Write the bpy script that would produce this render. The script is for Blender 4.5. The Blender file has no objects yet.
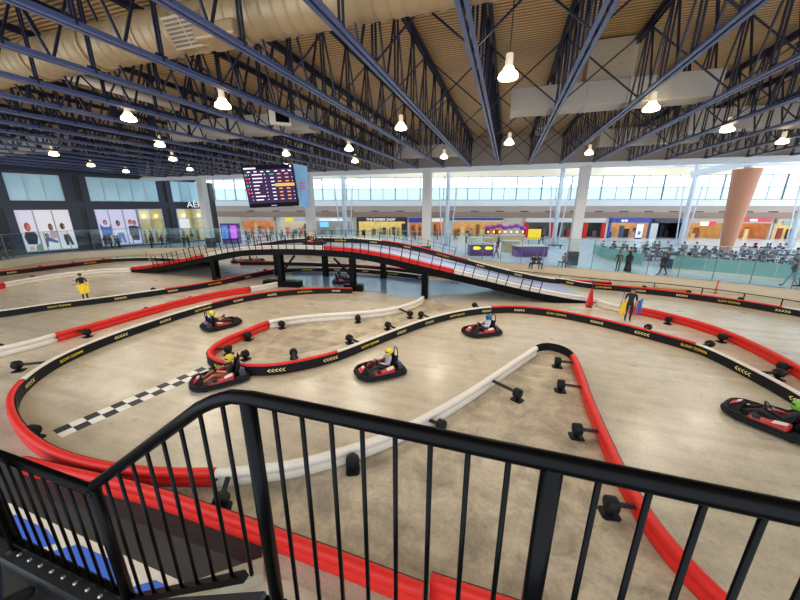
import bpy, bmesh, math, random
from mathutils import Vector, Matrix
random.seed(7)
C = bpy.context.scene.collection
PI = math.pi
def V(*a): return Vector(a if len(a) > 1 else a[0])

# ---------------------------------------------------------------- camera frame
F_PX, PITCH, YAW, EYE = 325.0, math.radians(16.13), math.radians(17.7), 6.3
cs, sn = math.cos(YAW), math.sin(YAW)
def ray(px, py):
    lat, v = px - 400.0, 300.0 - py
    down = F_PX * math.sin(PITCH) - v * math.cos(PITCH)
    fwd = F_PX * math.cos(PITCH) + v * math.sin(PITCH)
    return Vector((cs * lat - sn * fwd, sn * lat + cs * fwd, -down))
def G(px, py, z=0.0):                      # point of a horizontal plane seen at a pixel
    r = ray(px, py); k = (z - EYE) / r.z
    return Vector((r.x * k, r.y * k, z))
def on_plane(px, py, p0, n):               # point of a vertical plane seen at a pixel
    r = ray(px, py); o = Vector((0, 0, EYE))
    k = (p0 - o).dot(n) / r.dot(n)
    return o + r * k
def at_depth(px, py, d):                   # d = horizontal distance along the view axis
    r = ray(px, py); fwd = F_PX * math.cos(PITCH) + (300.0 - py) * math.sin(PITCH)
    return Vector((0, 0, EYE)) + r * (d / fwd)

# ---------------------------------------------------------------- materials
MATS = {}
def srgb(c):
    return tuple((x / 12.92 if x <= .04045 else ((x + .055) / 1.055) ** 2.4) for x in [y / 255.0 for y in c])
def mat(name, rgb=None, rough=.5, metal=0.0, var=.12, scale=8.0, bump=0.0, spec=.5, emit=0.0):
    if name in MATS: return MATS[name]
    m = bpy.data.materials.new(name); m.use_nodes = True
    nt = m.node_tree; N = nt.nodes; L = nt.links
    b = N['Principled BSDF']
    c = srgb(rgb)
    tc = N.new('ShaderNodeTexCoord')
    no = N.new('ShaderNodeTexNoise'); no.inputs['Scale'].default_value = scale; no.inputs['Detail'].default_value = 4
    L.new(tc.outputs['Object'], no.inputs['Vector'])
    mx = N.new('ShaderNodeMix'); mx.data_type = 'RGBA'
    mx.inputs[6].default_value = (*[x * (1 - var) for x in c], 1)
    mx.inputs[7].default_value = (*[min(1, x * (1 + var)) for x in c], 1)
    L.new(no.outputs['Fac'], mx.inputs[0]); L.new(mx.outputs[2], b.inputs['Base Color'])
    b.inputs['Roughness'].default_value = rough; b.inputs['Metallic'].default_value = metal
    b.inputs['Specular IOR Level'].default_value = spec
    if bump:
        bp = N.new('ShaderNodeBump'); bp.inputs['Strength'].default_value = bump; bp.inputs['Distance'].default_value = .02
        L.new(no.outputs['Fac'], bp.inputs['Height']); L.new(bp.outputs[0], b.inputs['Normal'])
    if emit:
        L.new(mx.outputs[2], b.inputs['Emission Color']); b.inputs['Emission Strength'].default_value = emit
    MATS[name] = m
    return m
def glass_mat(name, tint, fac=.12, rough=.03, body=0.0):
    if name in MATS: return MATS[name]
    m = bpy.data.materials.new(name); m.use_nodes = True
    nt = m.node_tree; N = nt.nodes; L = nt.links
    N.remove(N['Principled BSDF']); out = N['Material Output']
    tr = N.new('ShaderNodeBsdfTransparent'); tr.inputs[0].default_value = (*tint, 1)
    gl = N.new('ShaderNodeBsdfGlossy'); gl.inputs['Roughness'].default_value = rough; gl.inputs[0].default_value = (.9, .97, 1, 1)
    lw = N.new('ShaderNodeLayerWeight'); lw.inputs[0].default_value = .25
    mp = N.new('ShaderNodeMath'); mp.operation = 'MULTIPLY_ADD'; mp.inputs[1].default_value = .6; mp.inputs[2].default_value = fac
    L.new(lw.outputs['Fresnel'], mp.inputs[0])
    mx = N.new('ShaderNodeMixShader'); L.new(mp.outputs[0], mx.inputs[0]); L.new(tr.outputs[0], mx.inputs[1]); L.new(gl.outputs[0], mx.inputs[2])
    last = mx.outputs[0]
    if body:
        df = N.new('ShaderNodeBsdfDiffuse'); df.inputs[0].default_value = (*tint, 1)
        tl = N.new('ShaderNodeBsdfTranslucent'); tl.inputs[0].default_value = (*tint, 1)
        ad = N.new('ShaderNodeMixShader'); ad.inputs[0].default_value = .5
        L.new(df.outputs[0], ad.inputs[1]); L.new(tl.outputs[0], ad.inputs[2])
        m2 = N.new('ShaderNodeMixShader'); m2.inputs[0].default_value = body
        L.new(last, m2.inputs[1]); L.new(ad.outputs[0], m2.inputs[2]); last = m2.outputs[0]
    L.new(last, out.inputs[0]); MATS[name] = m
    return m
def emit_mat(name, rgb, strength, var=.15, scale=3.0):
    if name in MATS: return MATS[name]
    m = bpy.data.materials.new(name); m.use_nodes = True
    nt = m.node_tree; N = nt.nodes; L = nt.links
    N.remove(N['Principled BSDF']); out = N['Material Output']
    e = N.new('ShaderNodeEmission'); e.inputs[1].default_value = strength
    c = srgb(rgb)
    tc = N.new('ShaderNodeTexCoord'); no = N.new('ShaderNodeTexNoise'); no.inputs['Scale'].default_value = scale
    L.new(tc.outputs['Object'], no.inputs['Vector'])
    mx = N.new('ShaderNodeMix'); mx.data_type = 'RGBA'
    mx.inputs[6].default_value = (*[x * (1 - var) for x in c], 1); mx.inputs[7].default_value = (*[min(1, x * (1 + var)) for x in c], 1)
    L.new(no.outputs['Fac'], mx.inputs[0]); L.new(mx.outputs[2], e.inputs[0]); L.new(e.outputs[0], out.inputs[0])
    MATS[name] = m
    return m

def concrete_mat():
    m = bpy.data.materials.new('track concrete'); m.use_nodes = True
    nt = m.node_tree; N = nt.nodes; L = nt.links; b = N['Principled BSDF']
    tc = N.new('ShaderNodeTexCoord')
    def noise(scale, detail=5, stretch=None, rot=0):
        n = N.new('ShaderNodeTexNoise'); n.inputs['Scale'].default_value = scale; n.inputs['Detail'].default_value = detail
        src = tc.outputs['Object']
        if stretch:
            mp = N.new('ShaderNodeMapping'); mp.inputs['Scale'].default_value = stretch; mp.inputs['Rotation'].default_value = (0, 0, rot)
            L.new(src, mp.inputs[0]); src = mp.outputs[0]
        L.new(src, n.inputs['Vector']); return n
    def ramp(src, p0, c0, p1, c1):
        r = N.new('ShaderNodeValToRGB'); r.color_ramp.elements[0].position = p0; r.color_ramp.elements[1].position = p1
        r.color_ramp.elements[0].color = (*c0, 1); r.color_ramp.elements[1].color = (*c1, 1)
        L.new(src, r.inputs[0]); return r
    def mixc(a, bb, f=None, fv=1.0, mode='MULTIPLY'):
        x = N.new('ShaderNodeMix'); x.data_type = 'RGBA'; x.blend_type = mode; x.inputs[0].default_value = fv
        L.new(a, x.inputs[6]); L.new(bb, x.inputs[7])
        if f: L.new(f, x.inputs[0])
        return x.outputs[2]
    big = ramp(noise(.22, 6).outputs['Fac'], .35, srgb((181, 168, 145)), .68, srgb((206, 195, 174)))
    mid = ramp(noise(1.7, 8).outputs['Fac'], .32, (.86, .84, .82), .62, (1.03, 1.02, 1.01))
    fine = ramp(noise(14, 6).outputs['Fac'], .30, (.86, .86, .86), .6, (1.03, 1.03, 1.03))
    st1 = ramp(noise(1.0, 5, (.15, 2.4, 1), .6).outputs['Fac'], .36, (.87, .86, .85), .6, (1.04, 1.04, 1.05))
    spot = ramp(noise(3.1, 9).outputs['Fac'], .24, (.68, .65, .62), .34, (1, 1, 1))
    col = mixc(mixc(mixc(mixc(big.outputs[0], mid.outputs[0]), fine.outputs[0]), st1.outputs[0]), spot.outputs[0])
    L.new(col, b.inputs['Base Color'])
    rr = N.new('ShaderNodeMapRange'); L.new(noise(.6, 6).outputs['Fac'], rr.inputs[0])
    rr.inputs[3].default_value = .2; rr.inputs[4].default_value = .4; L.new(rr.outputs[0], b.inputs['Roughness'])
    b.inputs['Specular IOR Level'].default_value = .55
    bp = N.new('ShaderNodeBump'); bp.inputs['Strength'].default_value = .12; bp.inputs['Distance'].default_value = .01
    L.new(noise(9, 8).outputs['Fac'], bp.inputs['Height']); L.new(bp.outputs[0], b.inputs['Normal'])
    return m
def infield_mat():
    m = concrete_mat(); m.name = 'stained infield concrete'; nt = m.node_tree; N = nt.nodes; L = nt.links; b = N['Principled BSDF']
    src = b.inputs['Base Color'].links[0].from_socket
    tc = N.new('ShaderNodeTexCoord'); no = N.new('ShaderNodeTexNoise'); no.inputs['Scale'].default_value = 1.1; no.inputs['Detail'].default_value = 12; no.inputs['Roughness'].default_value = .7; no.inputs['Distortion'].default_value = .6
    L.new(tc.outputs['Object'], no.inputs['Vector'])
    r = N.new('ShaderNodeValToRGB'); r.color_ramp.elements[0].position = .36; r.color_ramp.elements[0].color = (.36, .33, .29, 1); r.color_ramp.elements[1].position = .56; r.color_ramp.elements[1].color = (.86, .81, .73, 1)
    L.new(no.outputs['Fac'], r.inputs[0])
    x = N.new('ShaderNodeMix'); x.data_type = 'RGBA'; x.blend_type = 'MULTIPLY'; x.inputs[0].default_value = .8
    L.new(src, x.inputs[6]); L.new(r.outputs[0], x.inputs[7]); L.new(x.outputs[2], b.inputs['Base Color'])
    for l in list(b.inputs['Roughness'].links): L.remove(l)
    b.inputs['Roughness'].default_value = .6
    return m
def stripe_mat(name, c0, c1, axis, period, rough=.5, bump=.4, metal=0.0, duty=.5):
    m = bpy.data.materials.new(name); m.use_nodes = True
    nt = m.node_tree; N = nt.nodes; L = nt.links; b = N['Principled BSDF']
    tc = N.new('ShaderNodeTexCoord'); w = N.new('ShaderNodeTexWave'); w.bands_direction = axis
    w.inputs['Scale'].default_value = 1.0 / period / 3.1831 * 1.0
    w.inputs['Distortion'].default_value = 0
    L.new(tc.outputs['Object'], w.inputs['Vector'])
    r = N.new('ShaderNodeValToRGB'); r.color_ramp.elements[0].position = duty - .15; r.color_ramp.elements[1].position = duty + .15
    r.color_ramp.elements[0].color = (*srgb(c0), 1); r.color_ramp.elements[1].color = (*srgb(c1), 1)
    L.new(w.outputs['Fac'], r.inputs[0])
    no = N.new('ShaderNodeTexNoise'); no.inputs['Scale'].default_value = .5; L.new(tc.outputs['Object'], no.inputs['Vector'])
    mr = N.new('ShaderNodeMapRange'); L.new(no.outputs['Fac'], mr.inputs[0]); mr.inputs[3].default_value = .75; mr.inputs[4].default_value = 1.2
    mx = N.new('ShaderNodeMix'); mx.data_type = 'RGBA'; mx.blend_type = 'MULTIPLY'; mx.inputs[0].default_value = 1
    L.new(r.outputs[0], mx.inputs[6]); L.new(mr.outputs[0], mx.inputs[7]); L.new(mx.outputs[2], b.inputs['Base Color'])
    b.inputs['Roughness'].default_value = rough; b.inputs['Metallic'].default_value = metal
    bp = N.new('ShaderNodeBump'); bp.inputs['Strength'].default_value = bump; bp.inputs['Distance'].default_value = .05
    L.new(w.outputs['Fac'], bp.inputs['Height']); L.new(bp.outputs[0], b.inputs['Normal'])
    return m
def checker_mat(name, c0, c1, size):
    m = bpy.data.materials.new(name); m.use_nodes = True
    nt = m.node_tree; N = nt.nodes; L = nt.links; b = N['Principled BSDF']
    tc = N.new('ShaderNodeTexCoord'); ck = N.new('ShaderNodeTexChecker')
    mp = N.new('ShaderNodeMapping'); mp.inputs['Location'].default_value = (.0007, .0007, .31)
    L.new(tc.outputs['Object'], mp.inputs[0]); L.new(mp.outputs[0], ck.inputs['Vector'])
    ck.inputs['Scale'].default_value = 1.0 / size; ck.inputs[1].default_value = (*srgb(c0), 1); ck.inputs[2].default_value = (*srgb(c1), 1)
    no = N.new('ShaderNodeTexNoise'); no.inputs['Scale'].default_value = 3; no.inputs['Detail'].default_value = 6; L.new(tc.outputs['Object'], no.inputs['Vector'])
    mr = N.new('ShaderNodeMapRange'); L.new(no.outputs['Fac'], mr.inputs[0]); mr.inputs[3].default_value = .75; mr.inputs[4].default_value = 1.1
    mx = N.new('ShaderNodeMix'); mx.data_type = 'RGBA'; mx.blend_type = 'MULTIPLY'; mx.inputs[0].default_value = 1
    L.new(ck.outputs[0], mx.inputs[6]); L.new(mr.outputs[0], mx.inputs[7]); L.new(mx.outputs[2], b.inputs['Base Color'])
    b.inputs['Roughness'].default_value = .5
    return m

M = dict(
    black=mat('black powder coat', (5, 5, 6), .34, var=.2, scale=20, spec=.10),
    rubber=mat('black rubber', (20, 20, 22), .6, var=.25, scale=12, spec=.2),
    dark=mat('dark steel', (30, 30, 33), .45, var=.2),
    red=mat('red plastic', (206, 36, 28), .45, var=.12, scale=5, spec=.3),
    white=mat('white plastic', (214, 203, 188), .45, var=.08, scale=5),
    navy=mat('navy truss sheen', (68, 84, 130), .3, var=.2, scale=4, spec=.9),  # lighter copy of the truss navy, reflected sheen put into the colour
    navytop=mat('navy truss base', (15, 20, 46), .45, var=.2, scale=4),
    chrome=mat('brushed steel', (175, 180, 186), .3, .9, var=.1),
    yellow=mat('yellow print', (235, 205, 40), .5, var=.08),
    pale=mat('pale yellow print', (238, 225, 150), .5, var=.08),
    column=mat('painted column', (208, 206, 203), .5, var=.05, scale=2),
    cream=mat('cream wall', (204, 190, 165), .6, var=.08, scale=1.5),
    plaster=mat('white plaster', (226, 226, 226), .6, var=.04, scale=1),
    skin=mat('skin', (188, 132, 100), .5, var=.08),
    hair=mat('dark hair', (26, 20, 18), .6, var=.2),
)

# ---------------------------------------------------------------- mesh builder
class MB:
    def __init__(s): s.v, s.f, s.m, s.s = [], [], [], []
    def add(s, vs, fs, mi=0, smooth=False):
        o = len(s.v); s.v += [Vector(p) for p in vs]
        for f in fs: s.f.append([i + o for i in f]); s.m.append(mi); s.s.append(smooth)
        return s
    def box(s, c, size, mi=0, mtx=None):
        hx, hy, hz = size[0] / 2, size[1] / 2, size[2] / 2
        vs = [Vector((x, y, z)) for x in (-hx, hx) for y in (-hy, hy) for z in (-hz, hz)]
        if mtx is not None: vs = [mtx @ p for p in vs]
        c = Vector(c); vs = [p + c for p in vs]
        return s.add(vs, [(0, 1, 3, 2), (4, 6, 7, 5), (0, 4, 5, 1), (2, 3, 7, 6), (0, 2, 6, 4), (1, 5, 7, 3)], mi)
    def bar(s, a, b, w, h, mi=0, up=(0, 0, 1)):
        a, b = Vector(a), Vector(b); d = (b - a)
        if d.length < 1e-6: return s
        d.normalize(); up = Vector(up)
        if abs(d.dot(up)) > .98: up = Vector((1, 0, 0))
        sd = d.cross(up).normalized() * (w / 2); u = sd.cross(d).normalized() * (h / 2)
        vs = [a - sd - u, a + sd - u, a + sd + u, a - sd + u, b - sd - u, b + sd - u, b + sd + u, b - sd + u]
        return s.add(vs, [(3, 2, 1, 0), (4, 5, 6, 7), (0, 1, 5, 4), (1, 2, 6, 5), (2, 3, 7, 6), (3, 0, 4, 7)], mi)
    def tube(s, pts, r, n=8, mi=0, closed=False, caps=True):
        pts = [Vector(p) for p in pts]; k = len(pts)
        rs = r if isinstance(r, (list, tuple)) else [r] * k
        vs, ref = [], None
        for i, p in enumerate(pts):
            if closed: d = pts[(i + 1) % k] - pts[i - 1]
            else: d = pts[min(i + 1, k - 1)] - pts[max(i - 1, 0)]
            if d.length < 1e-9: d = Vector((0, 0, 1))
            d.normalize()
            if ref is None: ref = Vector((0, 0, 1)) if abs(d.z) < .9 else Vector((1, 0, 0))
            a = ref - d * ref.dot(d)
            if a.length < 1e-6: a = d.orthogonal()
            a.normalize(); ref = a; b = d.cross(a)
            for j in range(n):
                t = 2 * PI * j / n
                vs.append(p + (a * math.cos(t) + b * math.sin(t)) * rs[i])
        fs = []
        for i in range(k if closed else k - 1):
            i2 = (i + 1) % k
            for j in range(n):
                j2 = (j + 1) % n
                fs.append((i * n + j, i * n + j2, i2 * n + j2, i2 * n + j))
        s.add(vs, fs, mi, True)
        if caps and not closed:
            o = len(s.v) - len(vs)
            s.f.append([o + j for j in range(n)][::-1]); s.m.append(mi); s.s.append(False)
            s.f.append([o + (k - 1) * n + j for j in range(n)]); s.m.append(mi); s.s.append(False)
        return s
    def lathe(s, prof, c=(0, 0, 0), n=16, mi=0, mtx=None, smooth=True):
        c = Vector(c); vs = []
        for r, z in prof:
            for j in range(n):
                t = 2 * PI * j / n; p = Vector((r * math.cos(t), r * math.sin(t), z))
                if mtx is not None: p = mtx @ p
                vs.append(p + c)
        fs = []
        for i in range(len(prof) - 1):
            for j in range(n):
                j2 = (j + 1) % n
                fs.append((i * n + j, i * n + j2, (i + 1) * n + j2, (i + 1) * n + j))
        fs.append(tuple(range(n))[::-1]); fs.append(tuple(range((len(prof) - 1) * n, len(prof) * n)))
        return s.add(vs, fs, mi, smooth)
    def ball(s, c, r, n=12, mi=0):
        rx, ry, rz = (r, r, r) if not isinstance(r, (tuple, list)) else r
        prof = [(math.sin(PI * i / 8) + (1e-4 if i in (0, 8) else 0), -math.cos(PI * i / 8)) for i in range(9)]
        return s.lathe(prof, c, n, mi, Matrix.Diagonal((rx, ry, rz)))
    def poly(s, pts, mi=0): return s.add(pts, [tuple(range(len(pts)))], mi)
    def prism(s, pts, z0, z1, mi=0):
        n = len(pts)
        vs = [(p[0], p[1], z0) for p in pts] + [(p[0], p[1], z1) for p in pts]
        fs = [tuple(range(n))[::-1], tuple(range(n, 2 * n))] + [(i, (i + 1) % n, n + (i + 1) % n, n + i) for i in range(n)]
        return s.add(vs, fs, mi)
    def sweep(s, path, prof, mi=0, smooth=True, closed_prof=True):
        """path: list of Vector; prof: (offset to the right of travel, height)."""
        k, n = len(path), len(prof); vs = []
        for i, p in enumerate(path):
            d = path[min(i + 1, k - 1)] - path[max(i - 1, 0)]; d.z = 0; d.normalize()
            r = Vector((d.y, -d.x, 0))
            for o, z in prof: vs.append(p + r * o + Vector((0, 0, z)))
        fs = []
        for i in range(k - 1):
            for j in range(n if closed_prof else n - 1):
                j2 = (j + 1) % n
                fs.append((i * n + j, (i + 1) * n + j, (i + 1) * n + j2, i * n + j2))
        s.add(vs, fs, mi, smooth)
        if closed_prof:
            o = len(s.v) - len(vs)
            s.f.append([o + j for j in range(n)]); s.m.append(mi); s.s.append(False)
            s.f.append([o + (k - 1) * n + j for j in range(n)][::-1]); s.m.append(mi); s.s.append(False)
        return s
    def mesh(s, name, mats, origin=(0, 0, 0)):
        o = Vector(origin); me = bpy.data.meshes.new(name)
        me.from_pydata([tuple(p - o) for p in s.v], [], s.f)
        for m in (mats if isinstance(mats, (list, tuple)) else [mats]): me.materials.append(m)
        me.polygons.foreach_set('material_index', s.m); me.polygons.foreach_set('use_smooth', s.s)
        bm = bmesh.new(); bm.from_mesh(me); bmesh.ops.recalc_face_normals(bm, faces=bm.faces); bm.to_mesh(me); bm.free()
        me.update()
        return me
    def build(s, name, mats, parent=None, origin=None, bevel=0):
        """a part sits in its thing's frame; with no parent the object's origin goes to the base of the shape"""
        if parent is not None:
            root = parent
            while root.parent: root = root.parent
            org = Vector((0, 0, 0)) if root.get('_local') else root.location.copy()
            o = bpy.data.objects.new(name, s.mesh(name, mats, org)); C.objects.link(o); o.parent = parent
        else:
            if origin is None:
                lo = [min(p[i] for p in s.v) for i in range(3)]; hi = [max(p[i] for p in s.v) for i in range(3)]
                origin = ((lo[0] + hi[0]) / 2, (lo[1] + hi[1]) / 2, lo[2])
            o = bpy.data.objects.new(name, s.mesh(name, mats, origin)); o.location = origin; C.objects.link(o)
        if bevel:
            b = o.modifiers.new('Bevel', 'BEVEL'); b.width = bevel; b.segments = 2; b.limit_method = 'ANGLE'
        return o
def tag(o, label=None, cat=None, group=None, kind=None):
    if label: o['label'] = label
    if cat: o['category'] = cat
    if group: o['group'] = group
    if kind: o['kind'] = kind
    return o
def empty(name, loc, label=None, cat=None, group=None, local=False, rz=0):
    o = bpy.data.objects.new(name, None); o.empty_display_size = .2; C.objects.link(o)
    o.location = loc; o.rotation_euler = (0, 0, rz)
    if local: o['_local'] = 1
    return tag(o, label, cat, group)
def struct(o): o['kind'] = 'structure'; return o
def copy_tree(o, parent=None):
    c = o.copy(); C.objects.link(c); c.parent = parent
    for ch in o.children: copy_tree(ch, c)
    return c
def catmull(pts, step=.25):
    pts = [Vector(p) for p in pts]; out = []; idx = []
    ext = [pts[0] * 2 - pts[1]] + pts + [pts[-1] * 2 - pts[-2]]
    for i in range(1, len(ext) - 2):
        p0, p1, p2, p3 = ext[i - 1:i + 3]
        idx.append(len(out))
        # centripetal spline avoids loops on uneven spacing
        t0 = 0; t1 = t0 + max((p1 - p0).length, 1e-4) ** .5; t2 = t1 + max((p2 - p1).length, 1e-4) ** .5; t3 = t2 + max((p3 - p2).length, 1e-4) ** .5
        n = max(2, int((p2 - p1).length / step) + 1)
        for j in range(n):
            t = t1 + (t2 - t1) * j / n
            A1 = p0 * ((t1 - t) / (t1 - t0)) + p1 * ((t - t0) / (t1 - t0))
            A2 = p1 * ((t2 - t) / (t2 - t1)) + p2 * ((t - t1) / (t2 - t1))
            A3 = p2 * ((t3 - t) / (t3 - t2)) + p3 * ((t - t2) / (t3 - t2))
            B1 = A1 * ((t2 - t) / (t2 - t0)) + A2 * ((t - t0) / (t2 - t0))
            B2 = A2 * ((t3 - t) / (t3 - t1)) + A3 * ((t - t1) / (t3 - t1))
            out.append(B1 * ((t2 - t) / (t2 - t1)) + B2 * ((t - t1) / (t2 - t1)))
    idx.append(len(out)); out.append(pts[-1].copy())
    return out, idx
def text_mesh(s, size):
    cu = bpy.data.curves.new('lettering', 'FONT'); cu.body = s; cu.size = size; cu.align_x = 'CENTER'; cu.align_y = 'CENTER'; cu.extrude = .004
    ob = bpy.data.objects.new('lettering', cu); C.objects.link(ob)
    dg = bpy.context.evaluated_depsgraph_get(); dg.update()
    me = bpy.data.meshes.new_from_object(ob.evaluated_get(dg))
    vs = [v.co.copy() for v in me.vertices]; fs = [tuple(p.vertices) for p in me.polygons]
    bpy.data.objects.remove(ob); bpy.data.curves.remove(cu); bpy.data.meshes.remove(me)
    return vs, fs
ORD = ['', 'first', 'second', 'third', 'fourth', 'fifth', 'sixth', 'seventh', 'eighth', 'ninth', 'tenth', 'eleventh', 'twelfth',
       'thirteenth', 'fourteenth', 'fifteenth', 'sixteenth', 'seventeenth', 'eighteenth', 'nineteenth', 'twentieth']
def ordinal(i):
    if i <= 20: return ORD[i]
    t = {2: 'twenty', 3: 'thirty', 4: 'forty', 5: 'fifty'}[i // 10]
    return t + '-' + ORD[i % 10] if i % 10 else {2: 'twentieth', 3: 'thirtieth', 4: 'fortieth', 5: 'fiftieth'}[i // 10]

LAMP_W, WORLD, EXPO = 900.0, 2.6, 0.15
# ================================================================ setting
MALL = .8
concrete = concrete_mat()
edge_px = [(-90, 275), (-40, 267), (0, 261), (50, 254.3), (125, 249.3), (172, 247.8), (210, 248), (260, 249), (320, 250), (400, 252.5), (460, 257.5), (500, 262),
           (550, 266.3), (600, 270.3), (675, 277.3), (740, 283.8), (800, 290), (860, 298), (960, 312)]
edge, _ = catmull([G(x, y, MALL) for x, y in edge_px], .6)
fl = MB().poly([(-70, -6, 0), (40, -6, 0), (40, 60, 0), (-70, 60, 0)])
struct(fl.build('floor', concrete, origin=(0, 0, 0)))
tile = mat('mall floor tile', (222, 229, 236), .22, var=.06, scale=1.2)
# mall slab: a strip quad mesh from the pit edge outwards to the far walls
ms = MB()
far = []
for p in edge:
    d = Vector((p.x, p.y, 0)); L_ = d.length; far.append(p + d / L_ * 75)
n = len(edge)
ms.add(edge + far, [(i, i + 1, n + i + 1, n + i) for i in range(n - 1)])
struct(ms.build('floor_mall', tile, origin=(0, 0, MALL)))
# pit wall with a cap
pw = MB(); pw.sweep(edge, [(.02, -MALL), (.02, -.06), (.06, -.06), (.06, .0), (-.22, .0), (-.22, -MALL)], smooth=False)
struct(pw.build('wall_pit', M['cream'], origin=(0, 0, 0)))

class Wall:
    def __init__(s, p0, p1):
        s.p0 = Vector((p0.x, p0.y, 0)); s.t = Vector((p1.x - p0.x, p1.y - p0.y, 0)).normalized()
        s.n = Vector((s.t.y, -s.t.x, 0))
        if s.n.dot(-s.p0) < 0: s.n = -s.n
    def s(s, px, py=206, off=0): return (on_plane(px, py, s.p0 + s.n * off, s.n) - s.p0).dot(s.t)
    def z(s, px, py, off=0): return on_plane(px, py, s.p0 + s.n * off, s.n).z
    def pt(s, a, z, d=0): return s.p0 + s.t * a + s.n * d + Vector((0, 0, z))
    def box(s, mb, a0, a1, z0, z1, d0, d1, mi=0):
        vs = [s.pt(a, z, d) for a in (a0, a1) for d in (d0, d1) for z in (z0, z1)]
        return mb.add(vs, [(0, 1, 3, 2), (4, 6, 7, 5), (0, 4, 5, 1), (2, 3, 7, 6), (0, 2, 6, 4), (1, 5, 7, 3)], mi)
    def quad(s, mb, pts, d, mi=0): return mb.poly([s.pt(a, z, d) for a, z in pts], mi)
def latfwd(lat, fwd): return Vector((cs * lat - sn * fwd, sn * lat + cs * fwd, 0))
LW = Wall(latfwd(-44, 38.2), latfwd(-35.5, 49.7))
_b = latfwd(18.0, 60.8)
BW = Wall(_b, _b + latfwd(.9945, -.1045))

# ---------------------------------------------------------------- back wall with clerestory windows
sa, sb = BW.s(196), BW.s(1010)
zb = 7.3
w = MB(); BW.box(w, sa, sb, 4.25, 6.3, -.5, 0); struct(w.build('wall_back', mat('beige fascia', (180, 160, 146), .6, var=.05, scale=.5)))
w = MB(); BW.box(w, sa, sb, 6.3, zb, -.5, .25); struct(w.build('trim_1', M['plaster']))
w = MB(); BW.box(w, sa, sb, 11.3, 14, -.5, 0); struct(w.build('wall_back_upper', mat('cove lit plaster', (238, 226, 200), .6, var=.05, scale=.4, emit=.25)))  # cove lighting put into the plaster as cream colour and faint glow
w = MB(); BW.box(w, sa, sb, 4.3, 5.25, 0, .1); struct(w.build('trim_2', mat('brown band', (150, 122, 106), .6)))
# soffit downlights as dark slots
slots = MB()
for px in range(250, 820, 25):
    a = BW.s(px); BW.box(slots, a - .7, a + .7, 5.3, 5.45, 0, .08)
struct(slots.build('trim_3', M['dark']))
frame_m = mat('window frame', (128, 142, 156), .5)
teal = glass_mat('teal glass', (.64, .82, .77), .06, .2, body=.8)
clear = glass_mat('clear glass', (.93, .98, 1.0), .02)
wins = [(196, 300), (300, 420), (420, 540), (540, 660), (660, 780), (780, 1010)]
for i, (p0, p1) in enumerate(wins):
    a0, a1 = BW.s(p0), BW.s(p1)
    f = MB()
    k = max(2, round((a1 - a0) / 4.6))
    for j in range(k + 1):
        a = a0 + (a1 - a0) * j / k; BW.box(f, a - .07, a + .07, zb, 11.3, -.25, .0)
    for j in range(k):
        a = a0 + (a1 - a0) * (j + .5) / k; BW.box(f, a - .04, a + .04, zb, 11.3, -.2, -.1)
    for z in (zb + .05, 9.35, 11.22): BW.box(f, a0, a1, z - .05, z + .05, -.2, -.08)
    wo = struct(f.build('window_%d' % (i + 1), frame_m))
    g = MB(); BW.quad(g, [(a0, 9.35), (a1, 9.35), (a1, 11.3), (a0, 11.3)], -.15)
    gp = bpy.data.objects.new('pane', g.mesh('pane', clear, wo.location)); C.objects.link(gp); gp.parent = wo
    g = MB(); BW.quad(g, [(a0, zb), (a1, zb), (a1, 9.35), (a0, 9.35)], -.14)
    gp = bpy.data.objects.new('teal_pane', g.mesh('teal_pane', teal, wo.location)); C.objects.link(gp); gp.parent = wo

# ---------------------------------------------------------------- left wall of dark panels
navywall = mat('dark slate panel', (38, 46, 66), .35, var=.12, scale=.6)
blackp = mat('black recess', (16, 18, 24), .4)
l0, l1 = LW.s(-70) - 40, LW.s(199)
w = MB(); LW.box(w, l0, l1, MALL, 12.7, -.6, 0)
for px in (7, 70.5, 88, 162.5, 171):     # raised pilasters
    a = LW.s(px); LW.box(w, a - .35, a + .35, MALL, 10.2, 0, .22)
LW.box(w, l0, l1, 5.95, 6.85, 0, .18)
LW.box(w, l0, l1, 9.95, 10.3, 0, .3)
struct(w.build('wall_left', navywall))
for i, (p0, p1) in enumerate([(79, 85), (165, 169.5), (-10, 4)]):
    a0, a1 = LW.s(p0), LW.s(p1)
    w = MB()
    LW.box(w, a0, a1, MALL, 5.95, .005, .06); LW.box(w, a0, a1, 6.85, 9.95, .005, .06)
    struct(w.build('trim_%d' % (4 + i), blackp))
upglass = mat('pale blue glowing glass', (150, 190, 206), .12, var=.14, scale=.35, spec=.8, emit=.3)  # brightness of the panes put in as pale blue colour and glow
mull = mat('aluminium mullion', (190, 200, 210), .4, .6)
wi = len(wins)
for p0, p1, k in ((11, 66, 3), (92, 160, 5), (173, 201, 3)):
    wi += 1
    a0, a1 = LW.s(p0), LW.s(p1); w = MB()
    for j in range(k + 1):
        a = a0 + (a1 - a0) * j / k; LW.box(w, a - .06, a + .06, 6.95, 9.8, .0, .12)
    LW.box(w, a0, a1, 6.9, 7.0, 0, .14); LW.box(w, a0, a1, 9.75, 9.85, 0, .12)
    wo = struct(w.build('window_%d' % wi, mull))
    g = MB(); LW.box(g, a0, a1, 7.0, 9.75, .01, .05)
    gp = bpy.data.objects.new('pane', g.mesh('pane', upglass, wo.location)); C.objects.link(gp); gp.parent = wo

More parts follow.
